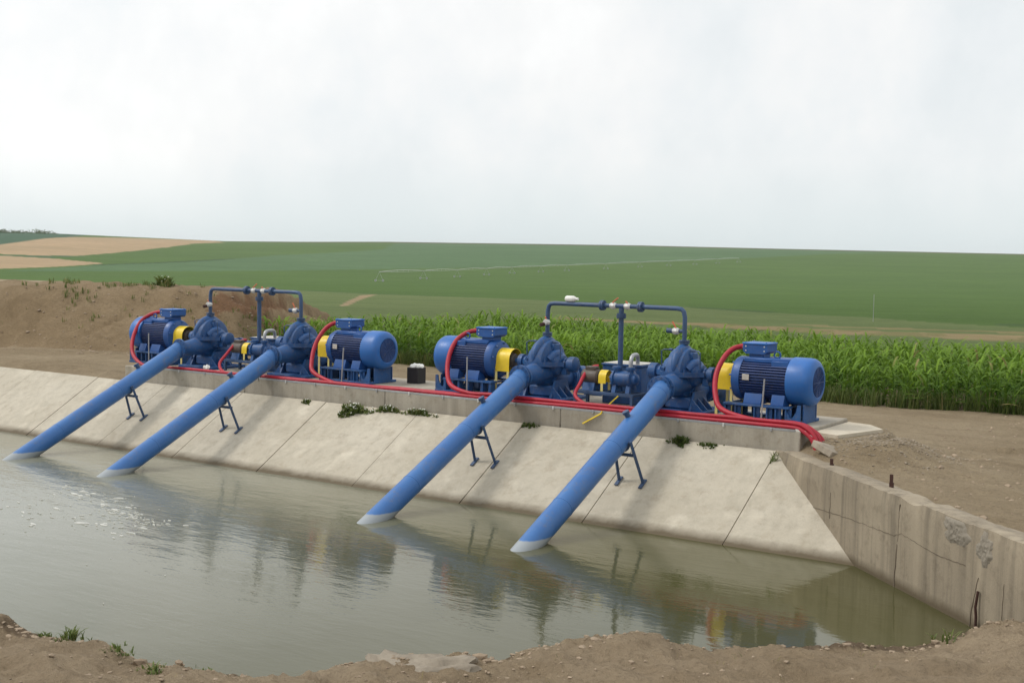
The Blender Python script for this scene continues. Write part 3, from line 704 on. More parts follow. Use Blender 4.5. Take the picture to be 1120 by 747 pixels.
def make_pump(mx, loc, label):
    t = empty('split_case_pump', loc, label, 'pump', 'split-case pumps on the plinth')
    za = 0.62
    # casing: a narrow wheel-shaped hump between two low shoulders, standing on the split flange
    b = MB()
    prof = [(-0.36,0.10),(-0.35,0.14),(-0.31,0.155),(-0.28,0.20),(-0.23,0.215),(-0.175,0.225),(-0.155,0.27),(-0.15,0.35),(-0.125,0.39),(-0.06,0.41),(0.0,0.415),(0.06,0.41),(0.125,0.39),(0.15,0.35),(0.155,0.27),(0.175,0.225),(0.23,0.215),(0.28,0.20),(0.31,0.155),(0.35,0.14),(0.36,0.10)]
    b.lathe((0,0,za),(1,0,0),prof,48)
    # ridge of the volute curling over the hump
    b.tube([(0.02,-0.385,za+0.05),(0.02,-0.36,za+0.16),(0.01,-0.27,za+0.29),(0.0,-0.12,za+0.375),(0,0.05,za+0.39),(0,0.22,za+0.32)],[0.03,0.06,0.075,0.075,0.07,0.05],14,sub=4)
    for s in (-1,1):
        b.tube([(s*0.16,-0.20,za+0.06),(s*0.21,-0.10,za+0.14),(s*0.23,0.02,za+0.16)],[0.08,0.09,0.08],14,sub=3)
        b.box(s*0.17-0.03,s*0.17+0.03,-0.10,0.10,za+0.22,za+0.33,0.015)
    b.build('volute_casing', M['blue_pump'], t, mx=mx)
    f = MB()
    pol = [(-0.42,-0.12),(-0.33,-0.17),(-0.25,-0.33),(-0.14,-0.41),(0.14,-0.41),(0.25,-0.33),(0.33,-0.17),(0.42,-0.12),(0.42,0.12),(0.33,0.18),(0.25,0.34),(0.14,0.42),(-0.14,0.42),(-0.25,0.34),(-0.33,0.18),(-0.42,0.12)]
    f.prism(pol,'z',za-0.04,za+0.035)
    P = pol+[pol[0]]
    for (x0,y0),(x1,y1) in zip(P[:-1],P[1:]):
        n = max(1,int(math.hypot(x1-x0,y1-y0)/0.11))
        for k in range(n):
            x = (x0+(x1-x0)*(k+.5)/n)*0.92; y = (y0+(y1-y0)*(k+.5)/n)*0.92
            f.lathe((x,y,za+0.0),(0,0,1),[(0,0.018),(0.062,0.018),(0.062,0.011),(0.085,0.011)],6)
    f.build('split_flange', M['blue_pump'], t, mx=mx)
    # nozzles
    s = MB(); s.tube([(0,-0.835,0.43),(0,-0.70,0.432),(0.0,-0.5,0.445),(0,-0.25,0.475),(0,0.05,0.50)],[0.142,0.145,0.165,0.20,0.225],30,sub=4)
    s.lathe((0,-0.845,0.43),(0,1,0),[(0,0.198),(0.034,0.198)],32); s.bolts((0,-0.825,0.43),(0,1,0),0.174,12,0.014,0.034)
    s.build('suction_nozzle', M['blue_pump'], t, mx=mx)
    d = MB(); d.tube([(0,0.0,0.46),(0,0.2,0.38),(0,0.40,0.34),(0,0.62,0.33)],[0.24,0.2,0.175,0.17],24,sub=3); d.lathe((0,0.61,0.33),(0,1,0),[(0,0.245),(0.04,0.245)],28)
    d.bolts((0,0.63,0.33),(0,1,0),0.213,10,0.016,0.035); d.build('discharge_nozzle', M['blue_pump'], t, mx=mx)
    # bearing housings
    for sgn in (-1,1):
        h = MB(); h.lathe((sgn*0.38,0,za),(sgn,0,0),[(0,0.10),(0.03,0.10),(0.03,0.085),(0.08,0.085),(0.08,0.125),(0.11,0.13),(0.20,0.13),(0.22,0.105),(0.235,0.06)] if sgn < 0 else [(0,0.10),(0.03,0.10),(0.03,0.085),(0.08,0.085),(0.08,0.12),(0.16,0.12),(0.17,0.09),(0.17,0.04),(0.32,0.04)],24)
        h.bolts((sgn*0.60,0,za),(sgn,0,0),0.085,6,0.012,0.015) if sgn < 0 else None
        h.box(sgn*0.40-0.04,sgn*0.40+0.07,-0.07,0.07,za-0.18,za-0.06,0.01); h.build('bearing_housing', M['blue_pump'], t, mx=mx)
    # feet with ribs and base plate
    b = MB(); b.box(-0.52,0.52,-0.42,0.50,0.0,0.055,0.008); b.build('base_plate', M['blue_pump'], t, mx=mx)
    for s in (-1,1):
        x = s*0.27; b = MB()
        b.prism([(-0.30,0.057),(0.34,0.057),(0.2,0.34),(-0.16,0.34)],'x',x-0.02,x+0.02)
        for y in (-0.26,-0.06,0.14): b.prism([(x+s*0.015,0.057),(x+s*0.19,0.057),(x+s*0.17,0.085),(x+s*0.015,0.24)],'y',y,y+0.025)
        b.build('foot', M['blue_pump'], t, mx=mx)
    b = MB(); b.box(-0.24,0.24,-0.2,0.24,0.058,0.25,0.03); b.build('casing_sump', M['blue_pump'], t, mx=mx)
    # thin seal-water tubes standing beside the dome
    for s in (-1,1):
        b = MB(); b.tube([(s*0.34,-0.10,za+0.03),(s*0.34,-0.12,za+0.34),(s*0.30,-0.10,za+0.365),(s*0.12,-0.03,za+0.365)],0.0105,8); b.lathe((s*0.2,-0.065,za+0.365),(s,0,0),[(-0.03,0.02),(0.03,0.02)],8)
        b.build('seal_tube', M['steel_blue'], t, mx=mx)
    # discharge line leaving at the back into the ground
    b = MB(); b.lathe((0,0.652,0.33),(0,1,0),[(0,0.25),(0.04,0.25),(0.04,0.165),(0.16,0.165),(0.16,0.25),(0.20,0.25)],28); b.bolts((0,0.83,0.33),(0,1,0),0.215,10,0.016,0.035)
    b.tube([(0,0.85,0.33),(0,1.15,0.33),(0,1.4,0.22),(0,1.55,-0.05),(0,1.58,-0.6)],0.165,22,sub=4); b.build('discharge_pipe', M['blue_pump'], t, mx=mx)
    return t
def make_pipe(loc, label):
    t = empty('suction_pipe', loc, label, 'pipe', 'inclined blue suction pipes')
    tan = 0.4825; z0 = 0.43; yo = YA-2.08; line = lambda y: 0.455+(y+yo)*tan
    r = 0.157; yend = -YA-2.3
    b = MB()
    b.tube([(0,-yo-0.0,z0),(0,-yo-0.10,z0-0.01),(0,-yo-0.22,line(-yo-0.22)),(0,-yo-0.4,line(-yo-0.4)),(0,-yo-1.5,line(-yo-1.5)),(0,-yo-2.7,line(-yo-2.7)),(0,yend,line(yend))],r,40)
    dr = Vector((0,1,tan)).normalized()
    for yw in (-yo-0.24,-yo-1.62,-yo-2.95): b.lathe(Vector((0,yw,line(yw)))-dr*0.008,dr,[(0,r),(0.003,r+0.004),(0.012,r+0.004),(0.016,r)],40,False)
    b.build('pipe_barrel', M['blue_pipe'], t, sharp=45)
    f = MB(); f.lathe((0,-yo-0.112,z0),(0,1,0),[(0,0.198),(0.034,0.198)],32); f.bolts((0,-yo-0.095,z0),(0,1,0),0.174,12,0.014,0.032); f.build('flange', M['blue_pump'], t)
    y = 1.05-YA; n = Vector((-0.35,-tan,1)).normalized(); c = Vector((0,y,line(y)))
    p = MB(); p.lathe(c+n*(r-0.02),n,[(0,0.042),(0.075,0.042),(0.075,0.055),(0.11,0.055)],12); p.build('plug', M['steel_blue'], t)
    y = 0.64-YA; d = Vector((0,1,tan)).normalized(); up = Vector((0,-tan,1)).normalized(); c = Vector((0,y,line(y)))
    s = MB(); s.tube([c+Vector((1,0,0))*(r+0.008)*math.cos(q)-up*(r+0.008)*math.sin(q) for q in [math.pi*k/14 for k in range(15)]],0.02,6)
    s.build('saddle', M['steel_blue'], t)
    for sx in (-1,1):
        xt = 0.05+sx*0.15; xf = 0.115+sx*0.20
        yf = 0.83-YA; zf = 0.83*0.6016-1.36
        a = c+Vector((xt,0,0))+up*(0.02 if sx > 0 else -r); e = Vector((xf,yf,zf+0.02))
        l = MB(); l.tube([a,e],0.028,4); l.build('support_leg', M['steel_blue'], t, sharp=30)
        fp = MB(); mt = Matrix.Translation((xf,yf,zf+0.008)) @ Matrix.Rotation(math.atan(0.6016),4,'X')
        fp.box(-0.03,0.03,-0.11,0.09,0,0.02,0.004,0,mt); fp.build('foot_plate', M['steel_blue'], t)
    cb = MB(); q = c-up*(r+0.05); cb.box(-0.10,0.235,q.y-0.02,q.y+0.02,q.z-0.03,q.z+0.015,0.004); cb.build('cross_bar', M['steel_blue'], t)
    return t
motors = []; 
def mcoords(i): return (PX[i]+(-1.6 if i%2 == 0 else 1.6), YA, ZP)
protoM = {}; protoG = {}; protoP = {}; protoS = None
for i in range(4):
    s = -1 if i%2 == 0 else 1
    L = (PX[i], YA, ZP)
    if s not in protoM:
        protoM[s] = make_motor(s, mcoords(i), MOTOR_L[i]); protoG[s] = make_guard(s, (PX[i]+s*0.80,YA,ZP), GUARD_L[i]); protoP[s] = make_pump(s, L, PUMP_L[i])
    else:
        copy_tree(protoM[s], mcoords(i), MOTOR_L[i]); copy_tree(protoG[s], (PX[i]+s*0.80,YA,ZP), GUARD_L[i]); copy_tree(protoP[s], L, PUMP_L[i])
    L = (PX[i]+(-0.06,0.0,0.0,0.045)[i], YA, ZP)
    if protoS is None: protoS = make_pipe(L, PIPE_L[i])
    else: copy_tree(protoS, L, PIPE_L[i])
    b = MB(); lean = (0.0,0.05,-0.0,0.04)[i]
    b.tube([(0,0,0),(lean,0.0,0.67)],0.013,8)
    tag(b.build('metal_rod', M['galv'], None, (mcoords(i)[0]+(-0.03 if s > 0 else 0.30), 2.22, ZP)), ROD_L[i], 'rod', 'thin grey rods before the motors')

# ------------------------------------------------------------------ priming manifold (one for each pair)
def make_manifold(loc, label):
    t = empty('priming_manifold', loc, label, 'pipework', 'raised priming manifolds')
    zt = 3.0-ZP; r = 0.037; X2 = 2.6; xp = 1.44; zp = 1.06
    b = MB(); b.tube([(0,0,zp),(0,0,zt-0.14),(0.02,0,zt-0.05),(0.06,0,zt-0.012),(0.14,0,zt),(xp,0,zt)],r,14); b.build('riser', M['steel_blue'], t)
    b = MB(); b.tube([(X2,0,zp),(X2,0,zt-0.14),(X2-0.02,0,zt-0.05),(X2-0.06,0,zt-0.012),(X2-0.14,0,zt),(xp,0,zt)],r,14); b.build('riser', M['steel_blue'], t)
    b = MB(); b.tube([(xp,0,zt-0.03),(xp,0,0.56)],r*1.15,14); b.build('drop_pipe', M['steel_blue'], t)
    for x in (xp-0.36, xp+0.36):
        b = MB(); b.lathe((x-0.03,0,zt),(1,0,0),[(0,0.085),(0.027,0.085),(0.027,0.06),(0.033,0.06),(0.033,0.085),(0.06,0.085)],16); b.bolts((x,0,zt),(1,0,0),0.066,6,0.010,0.045); b.build('flange', M['steel_blue'], t)
    b = MB(); b.lathe((xp,0,zt-0.19),(0,0,1),[(0,0.08),(0.027,0.08),(0.027,0.055),(0.033,0.055),(0.033,0.08),(0.06,0.08)],16); b.bolts((xp,0,zt-0.16),(0,0,1),0.062,6,0.010,0.045); b.build('flange', M['steel_blue'], t)
    for x in (0, X2):
        b = MB(); b.lathe((x,0,zp+0.0),(0,0,1),[(-0.03,0.06),(0.02,0.06),(0.02,0.085),(0.045,0.085),(0.05,0.06),(0.055,0.085),(0.08,0.085)],16); b.build('flange', M['steel_blue'], t)
    def valve(p, d, hd, name='ball_valve'):
        v = MB(); v.lathe(Vector(p)-Vector(d)*0.055,d,[(0,0.044),(0.022,0.048),(0.03,0.056),(0.08,0.056),(0.088,0.048),(0.11,0.044)],8); vo = v.build(name, M['white_metal'], t)
        h = MB(); q = Vector(p)+Vector((0,-0.02,0.06)); h.tube([Vector(p)+Vector((0,-0.01,0.03)),q,q+Vector(hd)*0.5,q+Vector(hd)],0.012,6); h.build('handle', M['orange'], vo)
    valve((xp-0.155,0,zt),(1,0,0),(0.10,0,0.075)); valve((xp+0.115,0,zt),(1,0,0),(-0.03,0,0.02))
    # drain stub on the right riser, drain cock on the left one
    z = zt-0.36
    b = MB(); b.tube([(X2,0,z),(X2-0.26,0,z)],0.03,12); b.lathe((X2-0.31,0,z),(1,0,0),[(0,0.04),(0.12,0.04)],12); b.build('drain_stub', M['steel_blue'], t)
    valve((X2-0.15,0,z),(1,0,0),(-0.06,0,0.09))
    b = MB(); b.tube([(0,0,z+0.02),(-0.02,-0.11,z)],0.025,10); b.lathe((-0.02,-0.09,z),(-0.4,-1,-0.1),[(0,0.034),(0.07,0.034)],8,True); b.build('drain_cock', M['rust'], t)
    valve((0.0,-0.035,z+0.035),(0,-1,0),(0.0,-0.02,0.03))
    return t
mf = make_manifold((PX[0],YA,ZP), 'raised blue priming pipework over the left pair of pumps by the earth bank')
copy_tree(mf, (PX[2],YA,ZP), 'raised blue priming pipework over the right pump pair, white bottle lying on it')
b = MB(); b.lathe((0,0,0),(1,0,0),[(0,0.02),(0.0,0.04),(0.02,0.052),(0.15,0.052),(0.18,0.04),(0.20,0.022),(0.215,0.020)],18)
bt = b.build('plastic_bottle', M['white'], None, (PX[2]+0.36,YA,3.0+0.037+0.05))
c = MB(); c.lathe((0.213,0,0),(1,0,0),[(0,0.024),(0.03,0.024)],12); c.build('cap', M['white'], bt); tag(bt, 'white plastic bottle lying on top of the raised blue manifold pipe', 'bottle')

# ------------------------------------------------------------------ vacuum pump set and tank
def make_vacuum(loc, label):
    t = empty('vacuum_pump', loc, label, 'vacuum pump', 'small priming pumps')     # x from the left pump, y from 2.4
    b = MB(); zt = 0.235
    for y in (-0.2,0.2): b.box(0.72,1.86,y-0.025,y+0.025,zt-0.05,zt,0.004)
    for x in (0.72,1.22,1.82): b.box(x,x+0.04,-0.173,0.173,zt-0.049,zt-0.003,0.004)
    b.build('stand_top', M['steel_blue'], t)
    for x in (0.73,1.80):
        for y in (-0.2,0.2):
            l = MB(); l.box(x,x+0.05,y-0.025,y+0.025,0,zt-0.052,0.004); l.build('leg', M['steel_blue'], t)
    za = 0.455
    m = MB(); m.lathe((0.78,0,za),(1,0,0),[(0,0.09),(0.02,0.115),(0.05,0.125),(0.30,0.125),(0.33,0.10),(0.345,0.03),(0.42,0.025)],24); m.box(0.85,1.05,-0.06,0.06,za+0.11,za+0.17,0.01); m.build('drive_motor', M['greybrown'], t)
    for y in (-0.1,0.1): f = MB(); f.prism([(y-0.04,zt),(y+0.04,zt),(y*0.6+0.03,za-0.09),(y*0.6-0.03,za-0.09)],'x',0.84,1.06); f.build('motor_foot', M['blue_pump'], t)
    g = MB(); r = 0.125; n = 14; out = [(-r*math.cos(math.pi*k/n), za+r*math.sin(math.pi*k/n)) for k in range(n+1)]
    o2 = [(-r,za-0.09)]+out+[(r,za-0.09)]; i2 = [(y*0.93,z if k in (0,len(o2)-1) else za+(z-za)*0.93) for k,(y,z) in enumerate(o2)]
    g.prism(o2+i2[::-1],'x',1.145,1.285); gu = g.build('coupling_cover', M['yellow'], t)
    for s in (-1,1):
        l = MB(); l.box(1.19,1.235,s*r*0.965-0.006,s*r*0.965+0.006,zt,za-0.092,0.002); l.build('cover_leg', M['yellow_leg'], gu)
    p = MB(); p.lathe((1.33,0,za),(1,0,0),[(0,0.05),(0.01,0.09),(0.04,0.10),(0.06,0.15),(0.09,0.155),(0.095,0.13),(0.36,0.13),(0.365,0.155),(0.395,0.15),(0.42,0.10),(0.47,0.09),(0.50,0.04)],28)
    p.bolts((1.39,0,za),(-1,0,0),0.142,8,0.012,0.03); p.build('pump_body', M['blue_pump'], t)
    for x in (1.40,1.66):
        for y in (-0.1,0.1): f = MB(); f.prism([(y-0.035,zt),(y+0.035,zt),(y*0.7+0.03,za-0.10),(y*0.7-0.03,za-0.10)],'x',x,x+0.07); f.build('pump_foot', M['blue_pump'], t)
    for x in (1.44,1.70): f = MB(); f.lathe((x,-0.03,za+0.1),(0,0,1),[(0,0.05),(0.06,0.05),(0.06,0.075),(0.10,0.075)],16); f.build('port', M['blue_pump'], t)
    v = MB(); v.tube([(1.70,-0.03,za+0.19),(1.70,-0.03,za+0.27),(1.70,-0.01,za+0.345),(1.69,0.05,za+0.385),(1.67,0.15,za+0.39),(1.65,0.25,za+0.385),(1.63,0.32,za+0.34),(1.62,0.345,za+0.21)],0.034,12,sub=3); v.build('vent_bend', M['galv'], t)
    return t
vp = make_vacuum((PX[0],2.68,ZP), 'small priming pump on a low steel stand between the two left pumps')
copy_tree(vp, (PX[2],2.68,ZP), 'small priming pump with yellow cover on a low steel stand before the boxy right tank')
TX = 1.356
def make_tank(loc, label):
    t = empty('water_tank', loc, label, 'tank', 'boxy blue priming tanks')
    b = MB(); w, d, h = 0.37, 0.29, 0.665
    b.box(-w,w,-d,d,0.0,h-0.032,0.012)
    b.box(-w-0.018,w+0.018,-d-0.018,d+0.018,h-0.030,h,0.006); b.build('tank_shell', M['blue_pump'], t)
    l = MB(); l.box(-w+0.012,w-0.012,-d+0.012,d-0.012,h+0.002,h+0.010,0.003); l.build('tank_lid', M['plate'], t)
    return t
tk = make_tank((PX[0]+TX,3.25,ZP), 'boxy blue tank standing between the two left pumps, mostly hidden by them')
copy_tree(tk, (PX[2]+TX,3.25,ZP), 'boxy blue tank with pale top standing behind the right priming pump')

# ------------------------------------------------------------------ cable tray and red conduits
b = MB()
b.box(-0.9,13.28,1.783,1.795,ZP-0.012,ZP+0.022,0.002); b.box(-0.9,13.28,1.98,1.99,ZP+0.004,ZP+0.03,0.002); b.box(-0.9,13.28,1.797,1.979,ZP+0.003,ZP+0.008,0)
arc = [(13.28,ZP+0.017),(13.42,ZP+0.0),(13.52,ZP-0.06),(13.58,ZP-0.15),(13.60,ZP-0.27)]
tr = b.build('cable_tray', M['galv'])
tag(tr, 'narrow grey steel cable tray along the front edge of the plinth under the red conduits', 'cable tray')
a2 = MB(); pol = [(x,z+0.014) for x,z in arc]+[(x-0.012,z-0.014) for x,z in arc[::-1]]
a2.prism(pol,'y',1.802,1.812); a2.prism(pol,'y',1.979,1.989); a2.prism([(x,z-0.008) for x,z in arc]+[(x-0.008,z-0.014) for x,z in arc[::-1]],'y',1.813,1.978); a2.build('end_bend', M['white'], tr)
for k in range(19):
    x = -0.6+k*0.75
    c = MB(); c.box(x,x+0.03,1.768,1.782,ZP-0.035,ZP+0.02,0.003); c.build('clip', M['white_metal'] if k%2 else M['galv'], tr)
def conduit(pts, r, label, run, z_off, y_run, xs, xe, wob=0.011, group='red cable conduits'):
    P = [Vector(p) for p in pts]
    x = xs; k = 0
    P.append(Vector((x, y_run, ZP+z_off)))
    x += 0.45
    while x < xe:
        P.append(Vector((x, y_run+random.uniform(-wob,wob), ZP+z_off+random.uniform(-wob*0.6,wob*0.6)))); x += 0.55
    if run:
        k_ = (y_run-1.9)*0.4
        P += [Vector((13.22,y_run,ZP+z_off)), Vector((13.40+k_,y_run-0.01,ZP+z_off-0.035)), Vector((13.54+k_,y_run-0.03,ZP+z_off-0.13)), Vector((13.62+k_,y_run-0.05,ZP+z_off-0.28)), Vector((13.66+k_,y_run-0.08,ZP+z_off-0.5))]
    nl = len(pts); rad = [r if i < nl else 0.031 for i in range(len(P))]
    m = MB(); m.tube(P, rad, 12, sub=6); o = m.build('red_conduit', M['red'])
    return tag(o, label, 'conduit', group)
rc = 0.036
def LB(i): return [(PX[i]+a,y,z) for a,y,z in ((1.07,2.82,2.452),(0.98,2.78,2.455),(0.87,2.68,2.41),(0.79,2.55,2.28),(0.75,2.38,2.03),(0.83,2.20,1.74),(1.02,2.05,1.54))]
def LA(i, w=0.0): return [(PX[i]+a-w*k,y,z) for a,y,z,k in ((-1.39,2.82,2.452,0.0),(-1.53,2.77,2.455,0.4),(-1.68,2.67,2.40,0.7),(-1.79,2.53,2.26,1),(-1.80,2.36,2.02,1),(-1.70,2.18,1.75,0.8),(-1.50,2.04,1.53,0.4))]
def LV(i): return [(PX[i]+a,y,z) for a,y,z in ((0.95,2.37,2.0),(0.97,2.86,1.975),(0.90,2.80,1.96),(0.87,2.62,1.88),(0.90,2.38,1.71),(0.98,2.12,1.53))][1:]
conduit(LA(0,0.12), 0.041, 'red conduit looping from the leftmost motor and running the whole plinth', True, 0.042, 1.835, PX[0]-1.0, 13.2)
conduit(LV(0), 0.030, 'thin red conduit looping from the small pump between the left pumps', True, 0.041, 1.899, PX[0]+1.35, 13.2)
conduit(LB(1), 0.041, 'red conduit looping from the motor left of the black bin', True, 0.040, 1.963, PX[1]+1.6, 13.2)
conduit(LA(2), 0.041, 'red conduit looping from the motor right of the black bin', True, 0.098, 1.868, PX[2]-1.0, 13.2)
conduit(LV(2), 0.030, 'thin red conduit looping from the small pump beside the boxy right tank', True, 0.043, 2.02, PX[2]+1.35, 13.2)
conduit(LB(3), 0.041, 'red conduit looping from the rightmost motor past its yellow guard', True, 0.096, 1.935, PX[3]+1.55, 13.2)

# ------------------------------------------------------------------ small things
t = empty('black_bin', (5.16,3.22,ZP), 'small black square bin with white rags on top between the middle motors', 'bin')
b = MB()
b.prism([(-0.125,-0.115),(0.125,-0.115),(0.125,0.115),(-0.125,0.115)],'z',0,0.02)
for s in (-1,1):
    b.box(s*0.118-0.01,s*0.118+0.01,-0.125,0.125,0.001,0.30,0.004); b.box(-0.107,0.107,s*0.115-0.01,s*0.115+0.01,0.021,0.30,0.004)
b.build('bin_shell', M['black'], t)
def crumple(name, mat, parent, loc, r, seed, flat=0.7):
    bm = bmesh.new(); bmesh.ops.create_icosphere(bm, subdivisions=3, radius=1); o = MB()
    for v in bm.verts:
        p = v.co; h = float(fbm(np.array([p.x*2+seed*5.0+p.z]),np.array([p.y*2-p.z]),3,seed)[0]); v.co = p*r*(1+0.7*h); v.co.z *= flat
    bm.verts.index_update(); o.add([v.co[:] for v in bm.verts], [[v.index for v in f.verts] for f in bm.faces]); bm.free()
    return o.build(name, mat, parent, loc, smooth=True, sharp=40)
crumple('rag', M['white'], t, (-0.02,-0.02,0.31), 0.085, 1); crumple('rag', M['white'], t, (0.065,0.02,0.315), 0.07, 2)
tag(crumple('crumpled_paper', M['white'], None, (2.05,2.16,ZP+0.17), 0.095, 3, 0.9), 'crumpled white paper by the second pipe behind the red conduit', 'paper')
tag(crumple('crumpled_paper', M['white'], None, (0.52,2.2,ZP+0.06), 0.06, 4, 0.8), 'small crumpled white paper under the leftmost pump beside the red conduit', 'paper')
b = MB(); b.tube([(9.98,2.5,1.57),(9.95,2.2,1.43),(10.02,1.9,1.372),(10.08,1.775,1.372),(10.07,1.762,1.34),(9.74,1.760,1.155)],0.013,4)
tag(b.build('yellow_strap', M['yellow']), 'thin yellow strap hanging over the plinth edge left of the nearest pipe', 'strap')
for (x, y, z0, h, lab) in ((14.12,1.02,0.98,0.17,'short rusty iron stub on the wall top nearest the gravel heap'),(15.30,-0.14,0.98,0.25,'rusty iron stub on the wall top halfway along')):
    b = MB(); b.prism([(-0.026,-0.016),(0.026,-0.018),(0.022,0.016),(-0.022,0.018)],'z',0,h*0.6); b.prism([(-0.024,-0.014),(0.02,-0.014),(0.012,0.014),(-0.02,0.014)],'z',h*0.6+0.001,h)
    tag(b.build('iron_stub', M['rust'], None, (x,y,z0)), lab, 'iron stub')
b = MB(); b.tube([(0,0,-0.5),(0.01,0.0,0.15),(0.0,0.0,0.25),(0.02,0.0,0.42)],0.015,6)
q = Vector((WALL_P[0],WALL_P[1],0))+Vector((WALL_D[0],WALL_D[1],0))*5.17-Vector((WALL_N[0],WALL_N[1],0))*0.035
tag(b.build('iron_bar', M['rust'], None, q), 'dark rusty iron bar upright against the wall face at the waterline', 'iron bar')

# ------------------------------------------------------------------ vegetation
def blades(n, base, h, spread, width, curl=0.6, seg=4, dirs=None, rg=rng):
    """arching leaf blades: base (n,3), h (n,), returns V, F"""
    a = rg.uniform(0,2*np.pi,n) if dirs is None else dirs
    d = np.stack([np.cos(a),np.sin(a),np.zeros(n)],-1); p = np.stack([-np.sin(a),np.cos(a),np.zeros(n)],-1)
    V = np.empty((n,seg+1,2,3)); tw = rg.uniform(-0.5,0.5,n)
    for k in range(seg+1):
        t = k/seg; out = spread*(t**1.15); up = h*(t*(1+curl)-curl*t*t*1.15)
        c = base+d*out[:,None]; c = c.copy(); c[:,2] += up
        w = width*(0.55+0.9*t-1.45*t*t)*1.0 if k < seg else width*0.03
        sd = p*np.cos(tw*t)[:,None]; sd = sd.copy(); sd[:,2] += np.sin(tw*t)
        V[:,k,0] = c-sd*w[:,None] if hasattr(w,'__len__') else c-sd*w
        V[:,k,1] = c+sd*w[:,None] if hasattr(w,'__len__') else c+sd*w
    idx = np.arange(n*(seg+1)*2).reshape(n,seg+1,2)
    F = np.stack([idx[:,:-1,0],idx[:,:-1,1],idx[:,1:,1],idx[:,1:,0]],-1).reshape(-1,4)
    return V.reshape(-1,3), F
def tones(n, per, lo=0.0, hi=1.0, dry=0.04, base=None):
    t = rng.uniform(lo,hi,n) if base is None else np.clip(base+rng.normal(0,0.18,n),0,1)
    d = (rng.uniform(0,1,n) < dry)*rng.uniform(0.4,1,n)
    return np.repeat(np.stack([t,d,np.zeros(n)],-1), per, 0)

def maize():
    P = []
    for row in range(13):
        y = 9.0+row*0.66
        xs = np.arange(-5.2, 27.0, 0.135)
        P.append(np.stack([xs+rng.normal(0,0.05,len(xs)), y+rng.normal(0,0.06,len(xs))+0.35*vnoise(xs*0.4,np.full(len(xs),row*0.1),3)], -1))
    P = np.concatenate(P); P = P[(P[:,0] > -4.9+0.25*(P[:,1]-9)) & (rng.uniform(0,1,len(P)) < 0.95)]
    n = len(P); z = terrain(P[:,0],P[:,1])-0.02
    vig = 0.97+0.22*vnoise(P[:,0]*0.5,P[:,1]*0.5,91)+rng.normal(0,0.06,n); vig = np.clip(vig,0.75,1.15)
    H = 0.80*vig
    VV, FF, TT = [], [], []; o = 0
    def push(V, F, T):
        nonlocal o
        VV.append(V); FF.append(F+o); TT.append(T); o += len(V)
    az0 = rng.uniform(0,np.pi,n)
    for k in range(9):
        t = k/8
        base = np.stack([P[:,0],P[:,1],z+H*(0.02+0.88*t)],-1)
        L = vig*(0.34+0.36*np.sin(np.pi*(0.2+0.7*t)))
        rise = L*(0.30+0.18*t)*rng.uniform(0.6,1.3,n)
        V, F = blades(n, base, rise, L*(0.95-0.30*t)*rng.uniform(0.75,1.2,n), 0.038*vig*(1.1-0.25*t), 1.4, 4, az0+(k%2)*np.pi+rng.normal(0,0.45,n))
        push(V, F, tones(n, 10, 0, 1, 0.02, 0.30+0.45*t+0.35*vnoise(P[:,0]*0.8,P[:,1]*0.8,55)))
    # stalks
    V = np.empty((n,4,3)); 
    for j,(dx,zz) in enumerate(((-0.012,0),(0.012,0),(0.006,0.85),(-0.006,0.85))): V[:,j] = np.stack([P[:,0]+dx,P[:,1],z+zz*H],-1)
    push(V.reshape(-1,3), np.arange(n*4).reshape(n,4), tones(n,4,0.1,0.5,0.0))
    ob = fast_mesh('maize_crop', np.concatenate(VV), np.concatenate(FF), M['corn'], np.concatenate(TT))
    tag(ob, 'dense bright green young maize growing in a strip behind the pumps', 'maize', kind='stuff')
maize()
def grass_patch(name, P, hmin, hmax, per, wid, label, cat, dry=0.12, spread=0.6, lo=0.1, hi=0.9):
    n = len(P)*per; B = np.repeat(P,per,0)+np.concatenate([rng.normal(0,0.035,(n,2)),np.zeros((n,1))],-1)
    h = rng.uniform(hmin,hmax,n)
    V, F = blades(n, B, h, h*rng.uniform(0.15,spread,n), np.full(n,wid)*rng.uniform(0.7,1.3,n), 0.5, 3)
    o = fast_mesh(name, V, F, M['grass'], tones(n, 8, lo, hi, dry)); return tag(o, label, cat, kind='stuff') if label else o
def pts(x, y, dz=-0.01): return np.stack([x,y,terrain(x,y)+dz],-1)
n = 2300; x = rng.uniform(-5,27,n); y = 8.72+np.abs(rng.normal(0,0.22,n))-0.1+0.5*vnoise(x*0.5,x*0+1,5)
grass_patch('verge_grass', pts(x,y), 0.08, 0.42, 7, 0.010, 'low weedy grass along the foot of the green maize', 'grass', 0.05)
n = 520; t = rng.uniform(0,1,n); k = rng.integers(0,len(BANK)-2,n)
bx = BANK[k+1,0]+(BANK[k+2,0]-BANK[k+1,0])*t; by = BANK[k+1,1]+(BANK[k+2,1]-BANK[k+1,1])*t
off = rng.normal(3.3,0.7,n); bx2 = bx-off*0.55; by2 = by+off*0.83
m = (vnoise(bx2*0.6,by2*0.6,12) > 0.02) | ((bx2 < -8.5) & (bx2 > -10.5) & (rng.uniform(0,1,n) < 0.6))
grass_patch('bank_grass', pts(bx2[m],by2[m]), 0.05, 0.20, 9, 0.012, 'scattered green weeds along the crest of the earth bank', 'grass', 0.1)
n = 80; t = rng.uniform(0,1,n); k = rng.integers(0,len(BANK)-2,n)
bx = BANK[k+1,0]+(BANK[k+2,0]-BANK[k+1,0])*t-0.55*rng.uniform(0.3,2.6,n); by = BANK[k+1,1]+(BANK[k+2,1]-BANK[k+1,1])*t+0.83*rng.uniform(0.3,2.6,n)
grass_patch('bank_weeds', pts(bx,by), 0.04, 0.16, 7, 0.012, 'sparse small weeds rooted on the bare face of the earth bank', 'weeds', 0.25)
